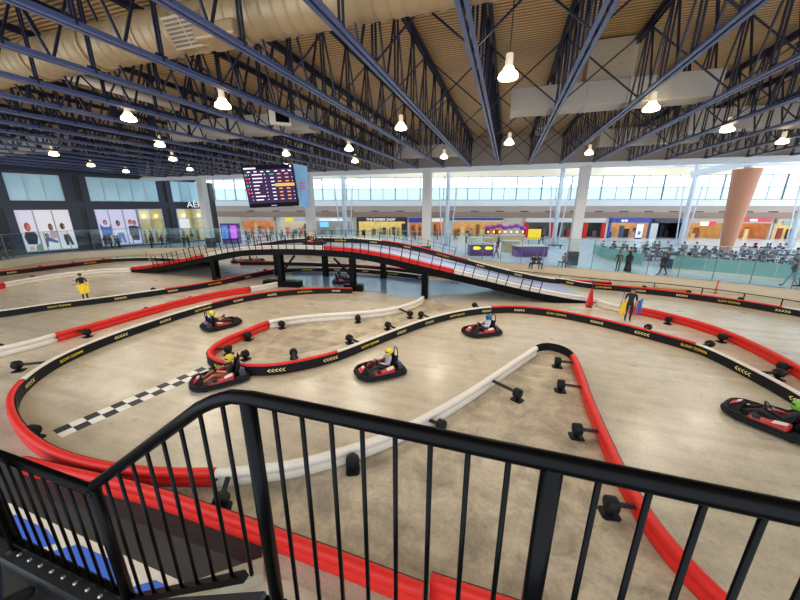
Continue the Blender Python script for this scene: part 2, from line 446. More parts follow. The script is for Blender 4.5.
# ---------------------------------------------------------------- window posters on the left wall
def poster(p0, p1, label, bg, draw):
    a0, a1 = LW.s(p0, 211), LW.s(p1, 211); W = a1 - a0
    e = empty('window_poster', LW.pt((a0 + a1) / 2, 1.2, .05), label, 'poster', 'fashion posters along the dark shopfront')
    b = MB(); LW.box(b, a0 + .04, a1 - .04, 1.2, 5.85, .02, .07)
    b.build('backing', mat('poster ' + bg[0], bg[1], .5, var=.05, scale=.5, emit=.55), e)  # poster brightness put into the backing as a glow
    fr = MB(); LW.box(fr, a0, a0 + .05, 1.1, 5.9, .02, .1); LW.box(fr, a1 - .05, a1, 1.1, 5.9, .02, .1); LW.box(fr, a0, a1, 1.05, 1.2, .02, .1)
    fr.build('frame', mull, e)
    def shape(name, col, polys):
        s = MB()
        for poly in polys: LW.quad(s, [(a0 + W * u, 1.2 + v) for u, v in poly], .075)
        s.build(name, mat('print %d %d %d' % col, col, .5, emit=.3), e)
    draw(shape)
def ell(u, v, ru, rv, n=14): return [(u + ru * math.cos(2 * PI * i / n), v + rv * math.sin(2 * PI * i / n)) for i in range(n)]
lav = ('lavender', (205, 200, 216)); lil = ('lilac', (196, 192, 222)); pl = ('pale', (214, 208, 214))
SK = (216, 168, 142)
def p1_(s):
    s('printed_hair', (170, 62, 40), [ell(.50, 2.75, .17, .5)])
    s('printed_face', SK, [ell(.52, 2.7, .1, .34), [(.3, .1), (.55, .1), (.55, .5), (.3, .5)]])
    s('printed_top', (34, 38, 52), [[(.28, .75), (.78, .7), (.92, 1.7), (.8, 2.2), (.3, 2.2), (.18, 1.6)]])
    s('printed_leaf', (128, 150, 110), [[(.62, .0), (1.0, .0), (.98, .8), (.7, .6)]])
def p2_(s):
    s('printed_hair', (96, 54, 40), [ell(.72, 2.65, .13, .42), ell(.4, 1.7, .12, .25)])
    s('printed_face', SK, [ell(.74, 2.6, .08, .27), ell(.42, 1.68, .08, .18)])
    s('printed_top', (214, 168, 190), [[(.55, 1.3), (.95, 1.3), (.95, 2.2), (.62, 2.25)]])
    s('printed_jeans', (88, 112, 158), [[(.22, .3), (.34, .3), (.4, 1.0), (.9, .7), (.95, .95), (.45, 1.5), (.25, 1.4)]])
def p3_(s):
    s('printed_hair', (60, 40, 36), [ell(.38, 2.7, .14, .4)])
    s('printed_face', SK, [ell(.42, 2.65, .08, .27)])
    s('printed_top', (238, 230, 228), [[(.3, 1.7), (.6, 1.6), (.66, 2.3), (.36, 2.4)]])
    s('printed_trousers', (52, 60, 74), [[(.36, .35), (.5, .35), (.56, 1.0), (.66, .35), (.82, .4), (.66, 1.7), (.32, 1.75), (.3, 1.2)]])
def p4_(s):
    s('printed_hair', (120, 84, 62), [ell(.6, 3.0, .16, .35)])
    s('printed_face', SK, [ell(.6, 2.9, .1, .28)])
    s('printed_jacket', (66, 96, 176), [[(.18, 1.3), (.95, 1.3), (1.0, 2.9), (.85, 2.4), (.4, 2.4), (.15, 2.85)]])
    s('printed_skirt', (56, 74, 72), [[(.3, .1), (.85, .1), (.8, 1.4), (.3, 1.4)]])
def p5_(s):
    s('printed_hair', (52, 38, 34), [ell(.5, 2.85, .15, .4)])
    s('printed_face', SK, [ell(.52, 2.8, .09, .26)])
    s('printed_top', (226, 220, 224), [[(.25, 1.6), (.85, 1.6), (.9, 2.2), (.7, 2.5), (.35, 2.5)]])
    s('printed_jeans', (96, 128, 184), [[(.3, .2), (.5, .2), (.55, 1.0), (.65, .2), (.85, .2), (.78, 1.6), (.32, 1.6)]])
def p6_(s):
    s('printed_hair', (150, 76, 54), [ell(.4, 2.95, .16, .36), ell(.7, 2.85, .14, .34)])
    s('printed_face', SK, [ell(.42, 2.88, .09, .25), ell(.7, 2.78, .08, .24)])
    s('printed_dress', (58, 54, 78), [[(.18, 1.2), (.9, 1.2), (.95, 2.3), (.6, 2.5), (.2, 2.4)]])
    s('printed_skirt', (40, 38, 50), [[(.3, .5), (.85, .4), (.9, 1.2), (.25, 1.2)]])
poster(12.5, 31.7, 'pale window poster of a red-haired woman in a black top', lav, p1_)
poster(32, 50.8, 'window poster of two young women, one crouching in blue jeans', pl, p2_)
poster(51.1, 68.5, 'window poster of a woman in white top and dark trousers', pl, p3_)
poster(94, 107.3, 'lilac window poster of a woman in a blue jacket with raised arms', lil, p4_)
poster(107.6, 121.8, 'lilac window poster of a woman in white top and light jeans', lil, p5_)
poster(122.1, 135.5, 'window poster of two people in dark patterned clothes', lil, p6_)

# ---------------------------------------------------------------- atrium ceiling with added skylights, bulkhead, steel deck
atr = MB()
for y in [35.5, 42, 48.5, 55, 61.5, 68]: atr.box((-10, y + 1.6, 12.6), (130, 3.4, .25))
for x in range(-70, 60, 12): atr.box((x, 55, 12.65), (1.2, 45, .3))
struct(atr.build('ceiling_atrium', M['plaster']))
sk = MB().poly([(-75, 35, 12.9), (55, 35, 12.9), (55, 80, 12.9), (-75, 80, 12.9)])  # glazed gaps added overhead to let daylight fill the atrium
struct(sk.build('window_%d' % (wi + 1), glass_mat('added skylight glass', (.9, .97, 1), .03)))
deck = stripe_mat('corrugated steel deck', (118, 91, 56), (200, 166, 114), 'Y', .19, .45, .6, 0.0, .45)
d = MB().box((-22, 16, 12.72), (108, 39, .12)); struct(d.build('ceiling', deck, origin=(0, 0, 12.66)))
d = MB().box((-13, 35.35, 11.35), (90, .35, 2.6)); struct(d.build('wall_bulkhead', mat('bulkhead panel', (160, 148, 138), .6, var=.05, scale=.5)))
d = MB().box((-13, 35.3, 9.86), (90, .7, .42)); struct(d.build('trim_7', mat('white beam paint', (222, 226, 232), .45, var=.04, scale=.6)))
# ================================================================ roof trusses
ZB, ZT, Y0, Y1, NP = 10.0, 12.45, 2.0, 35.0, 17
step = (Y1 - Y0) / NP
TX = -1.16; TS = 2.7
protos = {}
def truss_parts(last):
    parts = []
    b = MB()
    for s in (-1, 1):
        b.box((s * .085, (Y1 - Y0) / 2, .02), (.10, Y1 - Y0, .03)); b.box((s * .045, (Y1 - Y0) / 2, .085), (.025, Y1 - Y0, .13))
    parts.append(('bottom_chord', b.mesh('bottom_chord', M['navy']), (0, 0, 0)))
    t = MB()
    for s in (-1, 1):
        t.box((s * .1, (Y1 - Y0) / 2, ZT - ZB), (.13, Y1 - Y0, .03)); t.box((s * .05, (Y1 - Y0) / 2, ZT - ZB - .09), (.03, Y1 - Y0, .17))
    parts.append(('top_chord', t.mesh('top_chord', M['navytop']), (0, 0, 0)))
    H = ZT - ZB
    v = MB(); v.bar((-.05, 0, .05), (-.05, 0, H), .05, .05); v.bar((.05, 0, .05), (.05, 0, H), .05, .05); v.box((0, 0, .12), (.02, .34, .22)); v.box((0, 0, H - .14), (.02, .4, .24))
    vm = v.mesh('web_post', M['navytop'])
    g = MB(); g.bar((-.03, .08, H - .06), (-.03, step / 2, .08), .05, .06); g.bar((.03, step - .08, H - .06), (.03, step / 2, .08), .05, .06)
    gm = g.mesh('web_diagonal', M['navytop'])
    for i in range(NP + 1): parts.append(('web_post', vm, (0, min(i * step, Y1 - Y0 - .05), 0)))
    for i in range(NP): parts.append(('web_diagonal', gm, (0, i * step, 0)))
    if not last:
        c = MB(); c.bar((0, 0, H - .1), (TS, 0, .12), .045, .045); c.bar((0, .04, .12), (TS, .04, H - .1), .045, .045)
        cm = c.mesh('cross_brace', M['navytop'])
        for i in range(1, NP, 3): parts.append(('cross_brace', cm, (0, i * step, 0)))
    return parts
full, lastp = truss_parts(False), truss_parts(True)
NL, NR = -16, 9
for i in range(NL, NR + 1):
    if i == 0: lab = 'dark blue lattice roof truss up the ceiling middle, left of the largest lamp'
    elif i < 0: lab = 'dark blue lattice roof truss, %s to the left of the middle truss' % ordinal(-i)
    else: lab = 'dark blue lattice roof truss, %s to the right of the middle truss' % ordinal(i)
    e = empty('roof_truss', (TX + TS * i, Y0, ZB), lab, 'truss', 'roof trusses')
    for nme, me, loc in (lastp if i == NR else full):
        o = bpy.data.objects.new(nme, me); C.objects.link(o); o.parent = e; o.location = loc

# ---------------------------------------------------------------- ducts
ductm = mat('galvanised duct', (176, 150, 114), .42, .3, var=.08, scale=.8)
rectm = mat('grey duct', (176, 168, 158), .45, .2, var=.08, scale=.8)
e = empty('spiral_duct', (-12, 8.6, 11.1), 'large round spiral air duct crossing the trusses at the top left', 'duct')
mb = MB(); pts = []; rs = []
x = -34.0
while x <= 3:
    for dx, r in ((0, .56), (.10, .56), (.12, .58), (.16, .58)): pts.append((x + dx, 8.6, 11.1)); rs.append(r)
    x += .36
mb.tube(pts, rs, 24); mb.build('duct_body', ductm, e)
for px in (35, 95, 150):
    c = on_plane(px, 40, Vector((0, 8.6, 0)), Vector((0, 1, 0)))
    j = MB(); j.tube([(c.x - .08, 8.6, 11.1), (c.x + .08, 8.6, 11.1)], .62, 24); j.build('flange', ductm, e)
c = on_plane(187, 28, Vector((0, 8.1, 0)), Vector((0, 1, 0)))
g = MB(); R_ = Matrix.Rotation(math.radians(32), 3, 'X')
cc = Vector((c.x, 8.6, 11.1)) + R_ @ Vector((0, -.62, 0))
g.box(cc, (1.15, .16, .7), mtx=R_)
grille = g.build('grille', mat('beige grille', (188, 166, 136), .5), e)
g = MB()
for i in range(2):
    for k in range(7): g.box(cc + R_ @ Vector((-.28 + i * .56, -.09, -.27 + k * .09)), (.5, .02, .05), mtx=R_)
g.build('louvre', mat('grille slat', (120, 98, 78), .5), grille)
g = MB(); g.box((c.x + 1.0, 8.3, 10.62), (1.3, .8, .35)); g.build('collar_box', ductm, e, bevel=.06)

def rect_duct(x0, x1, y, z0, z1, dep, label, trunk=None):
    e = empty('air_duct', ((x0 + x1) / 2, y, z0), label, 'duct', None)
    b = MB(); b.box(((x0 + x1) / 2, y, (z0 + z1) / 2), (x1 - x0, dep, z1 - z0)); b.build('duct_body', rectm, e, bevel=.03)
    xx = x0
    while xx <= x1 + .01:
        s = MB(); s.box((xx, y, (z0 + z1) / 2), (.06, dep + .08, z1 - z0 + .08)); s.build('seam_flange', rectm, e); xx += (x1 - x0) / max(2, round((x1 - x0) / 1.6))
    if trunk:
        t = MB(); t.box((trunk, y + .1, (z1 + 12.6) / 2), (1.7, dep * .9, 12.6 - z1)); t.build('riser', mat('beige duct', (176, 160, 136), .5, .1), e, bevel=.03)
    return e
def xat(px, py, y): return on_plane(px, py, Vector((0, y, 0)), Vector((0, 1, 0)))
rect_duct(xat(512, 100, 16.6).x, xat(722, 85, 16.6).x, 17.2, 10.25, 11.15, 1.1, 'long white rectangular air duct with riser at upper right', xat(612, 70, 16.6).x)
rect_duct(xat(168, 125, 16.6).x, xat(308, 125, 16.6).x, 17.2, 10.25, 11.15, 1.1, 'white rectangular air duct left of the hanging monitor')
rect_duct(xat(-20, 150, 16.6).x, xat(52, 145, 16.6).x, 17.2, 10.25, 11.2, 1.1, 'grey rectangular air duct at the far left above the dark shopfront')
rect_duct(xat(690, 125, 25).x, xat(850, 130, 25).x, 25.6, 10.5, 11.6, 1.1, 'tan rectangular air duct above the right-hand lamps')
rect_duct(xat(600, 140, 29.5).x, xat(700, 135, 29.5).x, 30, 10.6, 11.7, 1.0, 'grey rectangular air duct near the ceiling edge right of the middle')
rect_duct(xat(395, 150, 29.5).x, xat(458, 150, 29.5).x, 30, 10.4, 11.3, 1.0, 'grey rectangular air duct above the third column')
a, b_ = at_depth(48, 70, 13.2), at_depth(182, 109, 20.5)
a = G(60, 73, 11.3); b_ = G(178, 107, 11.3)
p = MB(); p.tube([a, (a + b_) / 2, b_], .19, 12)
tag(p.build('branch_duct', mat('white duct', (214, 210, 204), .45, .1)), 'thin round white branch duct running between the left trusses', 'duct')

# hanging monitor
c = G(280, 118, 10.25)
e = empty('ceiling_monitor', (c.x, c.y, 9.9), 'small white boxed monitor with black screen hung among the trusses', 'monitor')
mt = Matrix.Rotation(YAW + .35, 3, 'Z')
b = MB(); b.box(c, (.95, .35, .6), mtx=mt); b.build('case', M['white'], e, bevel=.03)
b = MB(); b.box(c + mt @ Vector((.1, -.18, 0)), (.6, .02, .42), mtx=mt); b.build('screen', M['black'], e)
b = MB(); b.tube([c + V(0, 0, .3), c + V(0, 0, 2.3)], .03, 8); b.build('hanger_rod', M['dark'], e)

# ---------------------------------------------------------------- high bay lamps
lamp_px = [(508, 78), (651, 110), (727, 131), (782, 143), (401, 129), (509, 144), (589, 154), (223, 107), (129, 120), (160, 146),
           (54, 155), (91, 166), (126, 172), (173, 160), (190, 170), (349, 150), (355, 162), (286, 155), (444, 158)]
lamp_glow = emit_mat('lamp glow', (255, 226, 168), 9.0, .05)
lamp_cap = mat('lamp housing', (230, 214, 186), .4, emit=.6)
order = sorted(range(len(lamp_px)), key=lambda i: lamp_px[i][0])
p0_ = None
for rank, i in enumerate(order):
    px, py = lamp_px[i]
    q = G(px, py, 9.85)
    lab = 'lit bell-shaped high bay lamp hanging from the trusses, %s from the left' % ordinal(rank + 1)
    if i == 0: lab = 'largest lit bell-shaped lamp, hanging lowest in front of the ceiling middle'
    if p0_ is None:
        e = empty('hanging_lamp', q, lab, 'lamp', 'high bay lamps')
        b = MB(); b.lathe([(.03, .62), (.10, .60), (.11, .3), (.13, .27)], n=12); o1 = bpy.data.objects.new('housing', b.mesh('housing', lamp_cap)); C.objects.link(o1); o1.parent = e
        b = MB(); b.lathe([(.13, .27), (.16, .2), (.26, .1), (.285, .03), (.27, -.02), (.12, -.06), (.01, -.065)], n=18); o2 = bpy.data.objects.new('reflector', b.mesh('reflector', lamp_glow)); C.objects.link(o2); o2.parent = e
        b = MB(); b.tube([(0, 0, .6), (0, 0, 2.75)], .015, 6); o3 = bpy.data.objects.new('cord', b.mesh('cord', M['dark'])); C.objects.link(o3); o3.parent = e
        p0_ = e
    else:
        e = copy_tree(p0_); e.location = q; e['label'] = lab
    li = bpy.data.lights.new('lamp_light', 'SPOT'); li.energy = LAMP_W if py < 150 else LAMP_W * 1.0
    li.spot_size = math.radians(165); li.spot_blend = .6; li.shadow_soft_size = .2; li.color = (1, .90, .76)
    lo = bpy.data.objects.new('lamp_light', li); C.objects.link(lo); lo.location = q + V(0, 0, -.12); lo['kind'] = 'light'

# ---------------------------------------------------------------- columns
colbase = mat('dark column base', (52, 58, 68), .5)
for px, lab in ((205, 'square pale column beside the end of the dark shopfront'), (310, 'square pale column right of the scoreboard'),
                (427, 'square pale column behind the crest of the bridge'), (580, 'square pale column with dark base behind the right ramp')):
    r = ray(px, 206); q = Vector((r.x / r.y * 35.3, 35.3, MALL))
    e = empty('column', q, lab, 'column', 'square roof columns')
    b = MB(); b.box(q + V(0, 0, 4.5), (.85, .85, 9.0)); b.build('shaft', M['column'], e, bevel=.03)
    b = MB(); b.box(q + V(0, 0, .65), (.93, .93, 1.3)); b.build('base_wrap', colbase, e, bevel=.02)
steelm = mat('pale steel', (206, 212, 220), .4, .1, var=.06)
for px, py, lab in ((346, 246, 'slender steel atrium column left of the barber shop front'), (446, 246, 'slender steel atrium column right of the third square column'),
                    (553, 247, 'slender steel atrium column in front of the red-pillared shop'), (679, 247, 'slender steel atrium column left of the terracotta cone'),
                    (789, 248, 'slender steel atrium column at the right edge')):
    q = G(px, py, MALL); e = empty('atrium_column', q, lab, 'column', 'slender steel columns')
    b = MB(); b.tube([q, q + V(0, 0, 11.2)], [.3, .26], 12); b.build('shaft', steelm, e)
    dx = Vector((cs, sn, 0))
    for sgn, nm in ((1.0, 'strut'), (-1.0, 'strut')):
        b = MB(); b.tube([q + dx * sgn * .55 + V(0, 0, .1), q + dx * sgn * 1.25 + V(0, 0, 8.2)], .08, 8); b.build(nm, steelm, e)
    b = MB()
    for z0, z1 in ((8.2, 9.6), (8.2, 8.2)):
        for sgn in (1, -1): b.tube([q + V(0, 0, z1), q + dx * sgn * 1.25 + V(0, 0, z0)], .04, 6)
    b.build('stay', steelm, e)
q = G(724, 254.5, MALL)
e = empty('cone_column', q, 'huge terracotta cone-shaped column widening upward behind the seating', 'column')
b = MB(); b.lathe([(.56, 0), (.58, .6), (1.22, 9.3), (1.22, 9.4)], q, 32); b.build('cone', mat('terracotta', (190, 128, 96), .5, var=.08, scale=.6), e)
b = MB(); b.lathe([(.35, 9.4), (.35, 10.2)], q, 16); b.build('neck', steelm, e)
a, b_ = at_depth(690, 175, 40), at_depth(860, 138, 33)
b = MB(); b.bar(a, b_, .5, .7); tag(b.build('roof_beam', mat('white beam paint')), 'sloping white roof beam above the terracotta cone column', 'beam')
# ================================================================ track barriers
HB = .46
RAIL = [(-.07, .0), (-.095, .03), (-.10, .09), (-.095, .17), (-.065, .215), (-.065, .245), (-.10, .28), (-.115, .35), (-.10, .42), (-.06, .455), (0, .465), (.05, .455), (.075, .42), (.075, .0)]
BELT = [(.078, .03), (.105, .03), (.105, .40), (.078, .40)]
chev_m, slow_m = M['pale'], M['yellow']
_tv, _tf = text_mesh('SLOW DOWN', .165)
def path_at(path, s):
    acc = 0
    for i in range(len(path) - 1):
        d = (path[i + 1] - path[i]).length
        if acc + d >= s:
            t = (s - acc) / max(d, 1e-6); return path[i].lerp(path[i + 1], t), (path[i + 1] - path[i]).normalized()
        acc += d
    return path[-1].copy(), (path[-1] - path[-2]).normalized()
def plen(path): return sum((path[i + 1] - path[i]).length for i in range(len(path) - 1))
class Barrier: pass
def barrier(label, secs, belt=1, marks=None, springs=(), belt_only=(), world=False, scale=1.0):
    """secs: [(colour, points on the top line)]; belt +1 = rubber belt on the right of travel."""
    pts, cuts = [], []
    for col, ps in secs:
        cuts.append((len(pts), col))
        pts += [Vector(p) if world else G(p[0], p[1], HB) - V(0, 0, HB) for p in ps]
    path, idx = catmull(pts, .3)
    sg_ = -1 if belt < 0 else 1
    prof = [(sg_ * o, z * scale) for o, z in RAIL]; bprof = [(sg_ * o, z * scale) for o, z in BELT]
    mid = path[len(path) // 2]
    e = empty('track_barrier', (mid.x, mid.y, mid.z), label, 'barrier', 'track barriers')
    for k, (i0, col) in enumerate(cuts):
        a = idx[i0]; b = idx[cuts[k + 1][0]] if k + 1 < len(cuts) else len(path) - 1
        if col == 'belt': continue
        mb = MB(); mb.sweep(path[a:b + 1], prof); o = mb.build('plastic_rail', M[col], e); o['label'] = col + ' plastic rail'
        if k:
            mb = MB(); q = path[a]; d = path[min(a + 1, len(path) - 1)] - q
            r = Vector((d.y, -d.x, 0)).normalized()
            mb.tube([q + r * (-.12 if belt > 0 else .12) + V(0, 0, .23), q + r * (-.05 if belt > 0 else .05) + V(0, 0, .23)], .03, 8); mb.build('joint_bolt', M['rubber'], e)
    mb = MB(); mb.sweep(path, bprof, smooth=False); mb.build('rubber_belt', M['rubber'], e)
    L_ = plen(path)
    if marks:
        s, k = marks[0], marks[2] if len(marks) > 2 else 0
        while s < L_ - .6:
            q, d = path_at(path, s); d = Vector((d.x, d.y, 0)).normalized()
            r0_ = Vector((d.y, -d.x, 0)) * belt
            fl_ = 1 if Vector((0, 0, 1)).cross(r0_).dot(d) > 0 else -1     # reading direction against the path
            def onbelt(u, v, w_=0.0):                                       # the marks follow the bend of the belt
                qq, d2 = path_at(path, max(0, min(L_, s + u * fl_))); d2 = Vector((d2.x, d2.y, 0)).normalized()
                return qq + Vector((d2.y, -d2.x, 0)) * belt * (.110 + w_) + V(0, 0, .215 + v)
            mb = MB()
            if k % 3 == 1:
                mb.add([onbelt(v.x, v.y, v.z) for v in _tv], _tf); mb.build('belt_lettering', slow_m, e)
            else:
                sg = marks[3] if len(marks) > 3 else -1
                for c in range(5):
                    x0 = (c - 2) * .13
                    for sy in (1, -1):
                        A = [(x0 + sg * .065, 0), (x0 - sg * .025, sy * .07), (x0 - sg * .07, sy * .07), (x0 + sg * .02, 0)]
                        mb.poly([onbelt(u, v) for u, v in A])
                mb.build('chevron_mark', chev_m, e)
            s += marks[1]; k += 1
    for sp in springs:
        if world: ft = Vector(sp)
        else: ft = G(sp[0], sp[1], 0)
        near = min(path, key=lambda p: (Vector((p.x, p.y, 0)) - Vector((ft.x, ft.y, 0))).length)
        d = Vector((near.x - ft.x, near.y - ft.y, 0)); L2 = d.length
        if L2 < .3 or L2 > 1.6:
            d = d.normalized() if L2 > .01 else V(1, 0, 0); ft = Vector((near.x, near.y, near.z)) - d * min(max(L2, .35), 1.0); L2 = min(max(L2, .35), 1.0)
        else: d.normalize()
        ft.z = near.z
        perp = Vector((-d.y, d.x, 0)); hub = ft + V(0, 0, .27)
        mb = MB(); mb.lathe([(.15, -.11), (.165, -.09), (.165, .09), (.15, .11), (.05, .115), (.05, .13)], hub, 16, mtx=Matrix((perp, V(0, 0, 1), d)).transposed())
        mb.tube([ft + V(0, 0, .02), hub], [.07, .05], 8)
        mb.prism([(ft + d * a * .19 + perp * b * .17)[:2] for a, b in ((1, .7), (.7, 1), (-.7, 1), (-1, .7), (-1, -.7), (-.7, -1), (.7, -1), (1, -.7))], ft.z + .0, ft.z + .03)
        o = mb.build('spring_mount', M['rubber'], e)
        hp = []
        r0 = .05; n = max(4, int((L2 - .1) / .045))
        for i in range(n * 8 + 1):
            t = i / (n * 8); hp.append(hub + d * (.12 + (L2 - .2) * t) + (perp * math.cos(i * PI / 4) + V(0, 0, 1) * math.sin(i * PI / 4)) * r0)
        mb = MB(); mb.tube(hp, .011, 5); mb.tube([hub + d * .1, hub + d * (L2 - .08)], .022, 6); mb.build('coil_spring', M['dark'], o)
    e['_n'] = len(path)
    return path

B1 = barrier('hairpin barrier with black belt, its red round tip pointing at the checkered start line',
    [('white', [(423, 296), (417, 299.8), (405, 304), (388, 308), (362, 311), (330, 313), (300, 315.5)]),
     ('red', [(268, 320.5), (246, 329), (226, 337), (213, 345), (208.5, 351.5), (213, 357), (225, 361), (245, 363.8), (268, 364), (295, 360.5)]),
     ('white', [(337, 350.5), (368, 339), (400, 327), (430, 317), (460, 310)]),
     ('red', [(491, 306.2), (520, 305.8), (555, 309.5), (600, 318), (648, 329.5)]),
     ('white', [(697, 343), (722, 353), (746, 364.5), (772, 377.5), (802, 394), (850, 424)])], belt=1, marks=(1.2, 2.1, 0, -1),
    springs=[(358, 322.5), (282, 328.5), (245.5, 340), (229, 354.5), (246, 359.5), (294, 358), (349.5, 343), (410, 318), (421, 318.5), (388, 329.5), (468, 305.5), (655, 327), (718, 347), (795, 380)])
B2 = barrier('outer barrier round the left bend below the checkered line, with a black nose',
    [('red', [(352, 287.5), (330, 287.3), (300, 288.5), (268, 291.5), (240, 296)]),
     ('white', [(211, 302.5), (180, 311), (150, 320.5), (110, 334), (72, 349), (45, 362.5)]),
     ('red', [(22, 379), (12, 391), (10, 402), (15, 417), (30, 434), (55, 449), (90, 459.5), (130, 466), (170, 468.5)]),
     ('white', [(216, 468.5), (262, 465), (302, 458.5), (342, 448), (382, 434.5), (420, 417), (460, 395), (495, 372.5), (520, 356)]),
     ('belt', [(536, 346), (542, 343.3), (550, 342.5), (560, 344.5), (568, 348.5)]),
     ('red', [(573.5, 354), (580, 368), (590, 396), (603, 426), (620, 462), (642, 500), (668, 535), (700, 570), (735, 603), (775, 640)])], belt=-1, marks=(1.2, 2.3, 0),
    springs=[(19, 371), (28, 438), (223, 510), (353, 468), (441, 433), (517, 400), (576, 437), (560, 391), (557, 367), (609, 514)])
B3 = barrier('two-humped barrier behind the outer left bend, white at left then long red run',
    [('white', [(-40, 357), (0, 346.5), (28, 340)]), ('red', [(54, 333), (90, 323.5), (130, 312.5), (180, 299.5), (220, 291)]), ('white', [(250, 286.5), (268, 283.5), (283, 280)])], belt=-1,
    springs=[(2, 353), (88, 337), (150, 314), (191, 303), (264, 289)])
B4 = barrier('black-belted cream and red barrier before the left marshal, running behind bridge legs',
    [('white', [(-50, 314), (0, 310), (50, 303), (100, 297), (135, 292.3)]), ('red', [(165, 288.2), (200, 283), (235, 276.5), (262, 271)]), ('white', [(285, 268), (320, 267.2), (355, 268), (392, 271), (428, 275.5)])], belt=1, marks=(1.5, 3.0, 0, 1),
    springs=[(149.5, 288), (202, 279), (252, 270)])
B5 = barrier('farthest left barrier with black belt below the pit wall, red then cream top',
    [('red', [(-60, 277), (-20, 273), (20, 268.8), (60, 264), (90, 260.5)]), ('white', [(112, 258.3), (140, 257.2), (165, 257.6), (190, 259.5), (215, 262)])], belt=1, marks=(4, 6, 0, 1),
    springs=[(23, 267), (60, 263.2), (94, 258.8), (125, 256.7)])
B7 = barrier('right-hand outer barrier with black belt below the handrail, red then white top',
    [('white', [(560, 277.5), (575, 280.5)]), ('red', [(592, 283), (620, 285.3), (660, 289.3), (700, 294), (745, 300.3)]), ('white', [(783, 306.5), (810, 311), (860, 320)])], belt=1, marks=(1.0, 2.4, 0, 1),
    springs=[(641, 285), (687, 291), (743, 298.5)])
B8 = barrier('two-humped red barrier on the right curving from the marshal with the blue flag',
    [('red', [(630, 306.5), (645, 308), (662, 311.5), (690, 318.5), (722, 328.5), (755, 342.5), (790, 360), (830, 384)])], belt=-1,
    springs=[(667.5, 324), (721, 342), (785, 373)])
B9 = barrier('low red and white barrier seen between the bridge legs near the pit wall',
    [('red', [(240, 261), (265, 261)]), ('white', [(285, 261.5), (310, 262)]), ('red', [(330, 263), (365, 265), (395, 267.5), (430, 271), (460, 275)])], belt=1)
B10 = barrier('far red and white barrier between the right ramp and the pit handrail',
    [('red', [(500, 271.5), (520, 273.7)]), ('white', [(532, 275), (550, 277)]), ('red', [(565, 278.5), (590, 280.5), (612, 282)])], belt=1)
B11 = barrier('nearest red barrier running below the railing at the bottom left', [('red', [(22, 457), (60, 466.5), (105, 476.5), (150, 487.5), (200, 503.5), (240, 517), (280, 531.5), (320, 546), (360, 561), (424, 586)])], belt=-1)
B12 = barrier('short red barrier end lapping in front of the nearest red barrier at the bottom edge', [('red', [(431, 575), (465, 586), (500, 597.5), (540, 611), (590, 628)])], belt=-1)

# ---------------------------------------------------------------- checkered start line, pit lane marking
a, b_ = G(57, 434, 0), G(214, 366, 0)
d = (b_ - a); Ls = d.length; ang = math.atan2(d.y, d.x)
cell = .34
s = MB(); s.poly([(0, -cell, .004), (Ls, -cell, .004), (Ls, cell, .004), (0, cell, .004)])
o = bpy.data.objects.new('start_line', s.mesh('start_line', checker_mat('checkered paint', (228, 224, 212), (40, 40, 44), cell))); C.objects.link(o)
o.location = (a.x, a.y, 0); o.rotation_euler = (0, 0, ang)
tag(o, 'black and white checkered start line painted across the concrete', 'line')
lane = mat('dark pit lane rubber', (44, 46, 44), .6, var=.25, scale=1.5, bump=.2)
pl_px = [(-60, 440), (20, 464), (110, 491), (170, 507), (235, 528), (262, 545), (262, 570), (168, 602), (120, 650), (-120, 560)]
s = MB(); s.prism([G(x, y, 0)[:2] for x, y in pl_px], .0, .012); struct(s.build('floor_pit_lane', lane, origin=(0, 0, 0)))
# white strip with blue arrow blocks: measured along its own direction
A0, A1 = G(9, 503, .012), G(196, 588, .012)
t_ = (A1 - A0); Lm = t_.length; t_.normalize(); n_ = Vector((t_.y, -t_.x, 0))
if n_.dot(Vector((0, 0, 0)) - A0) < 0: n_ = -n_
W_ = .8
e = empty('lane_marking', A0 + t_ * Lm / 2 + n_ * W_ / 2, 'white strip with blue arrow blocks painted on the dark pit lane', 'marking')
s = MB(); s.poly([A0 + n_ * 0 + V(0, 0, .004), A1 + V(0, 0, .004), A1 + n_ * W_ + V(0, 0, .004), A0 + n_ * W_ + V(0, 0, .004)]); s.build('white_strip', mat('lane white paint', (214, 206, 190), .5, var=.1), e)
def uv(u, v): return A0 + t_ * u + n_ * (v * W_) + V(0, 0, .008)
def uv_px(px, py): q = G(px, py, .012) - A0; return q.dot(t_), q.dot(n_) / W_
blue = mat('lane blue paint', (58, 104, 205), .45, var=.08)
u0 = uv_px(16, 519)[0]; u1 = uv_px(62, 534)[0]
per = uv_px(134, 568)[0] - u1
for k in range(-1, 3):
    o_ = k * per
    s = MB(); s.poly([uv(u0 - .15 + o_, .16), uv(u1 - .4 + o_, .16), uv(u1 + .15 + o_, .30), uv(u1 - .35 + o_, .9), uv(u0 + .3 + o_, .9), uv(u0 - .45 + o_, .45)])
    if u0 + o_ < Lm - .3: s.build('blue_block', blue, e)
c0, c1 = G(160, 606, .1), G(264, 569, .1)
s = MB(); s.bar(c0, c1, .3, .2); struct(s.build('trim_8', mat('concrete kerb', (150, 140, 120), .7, bump=.3)))

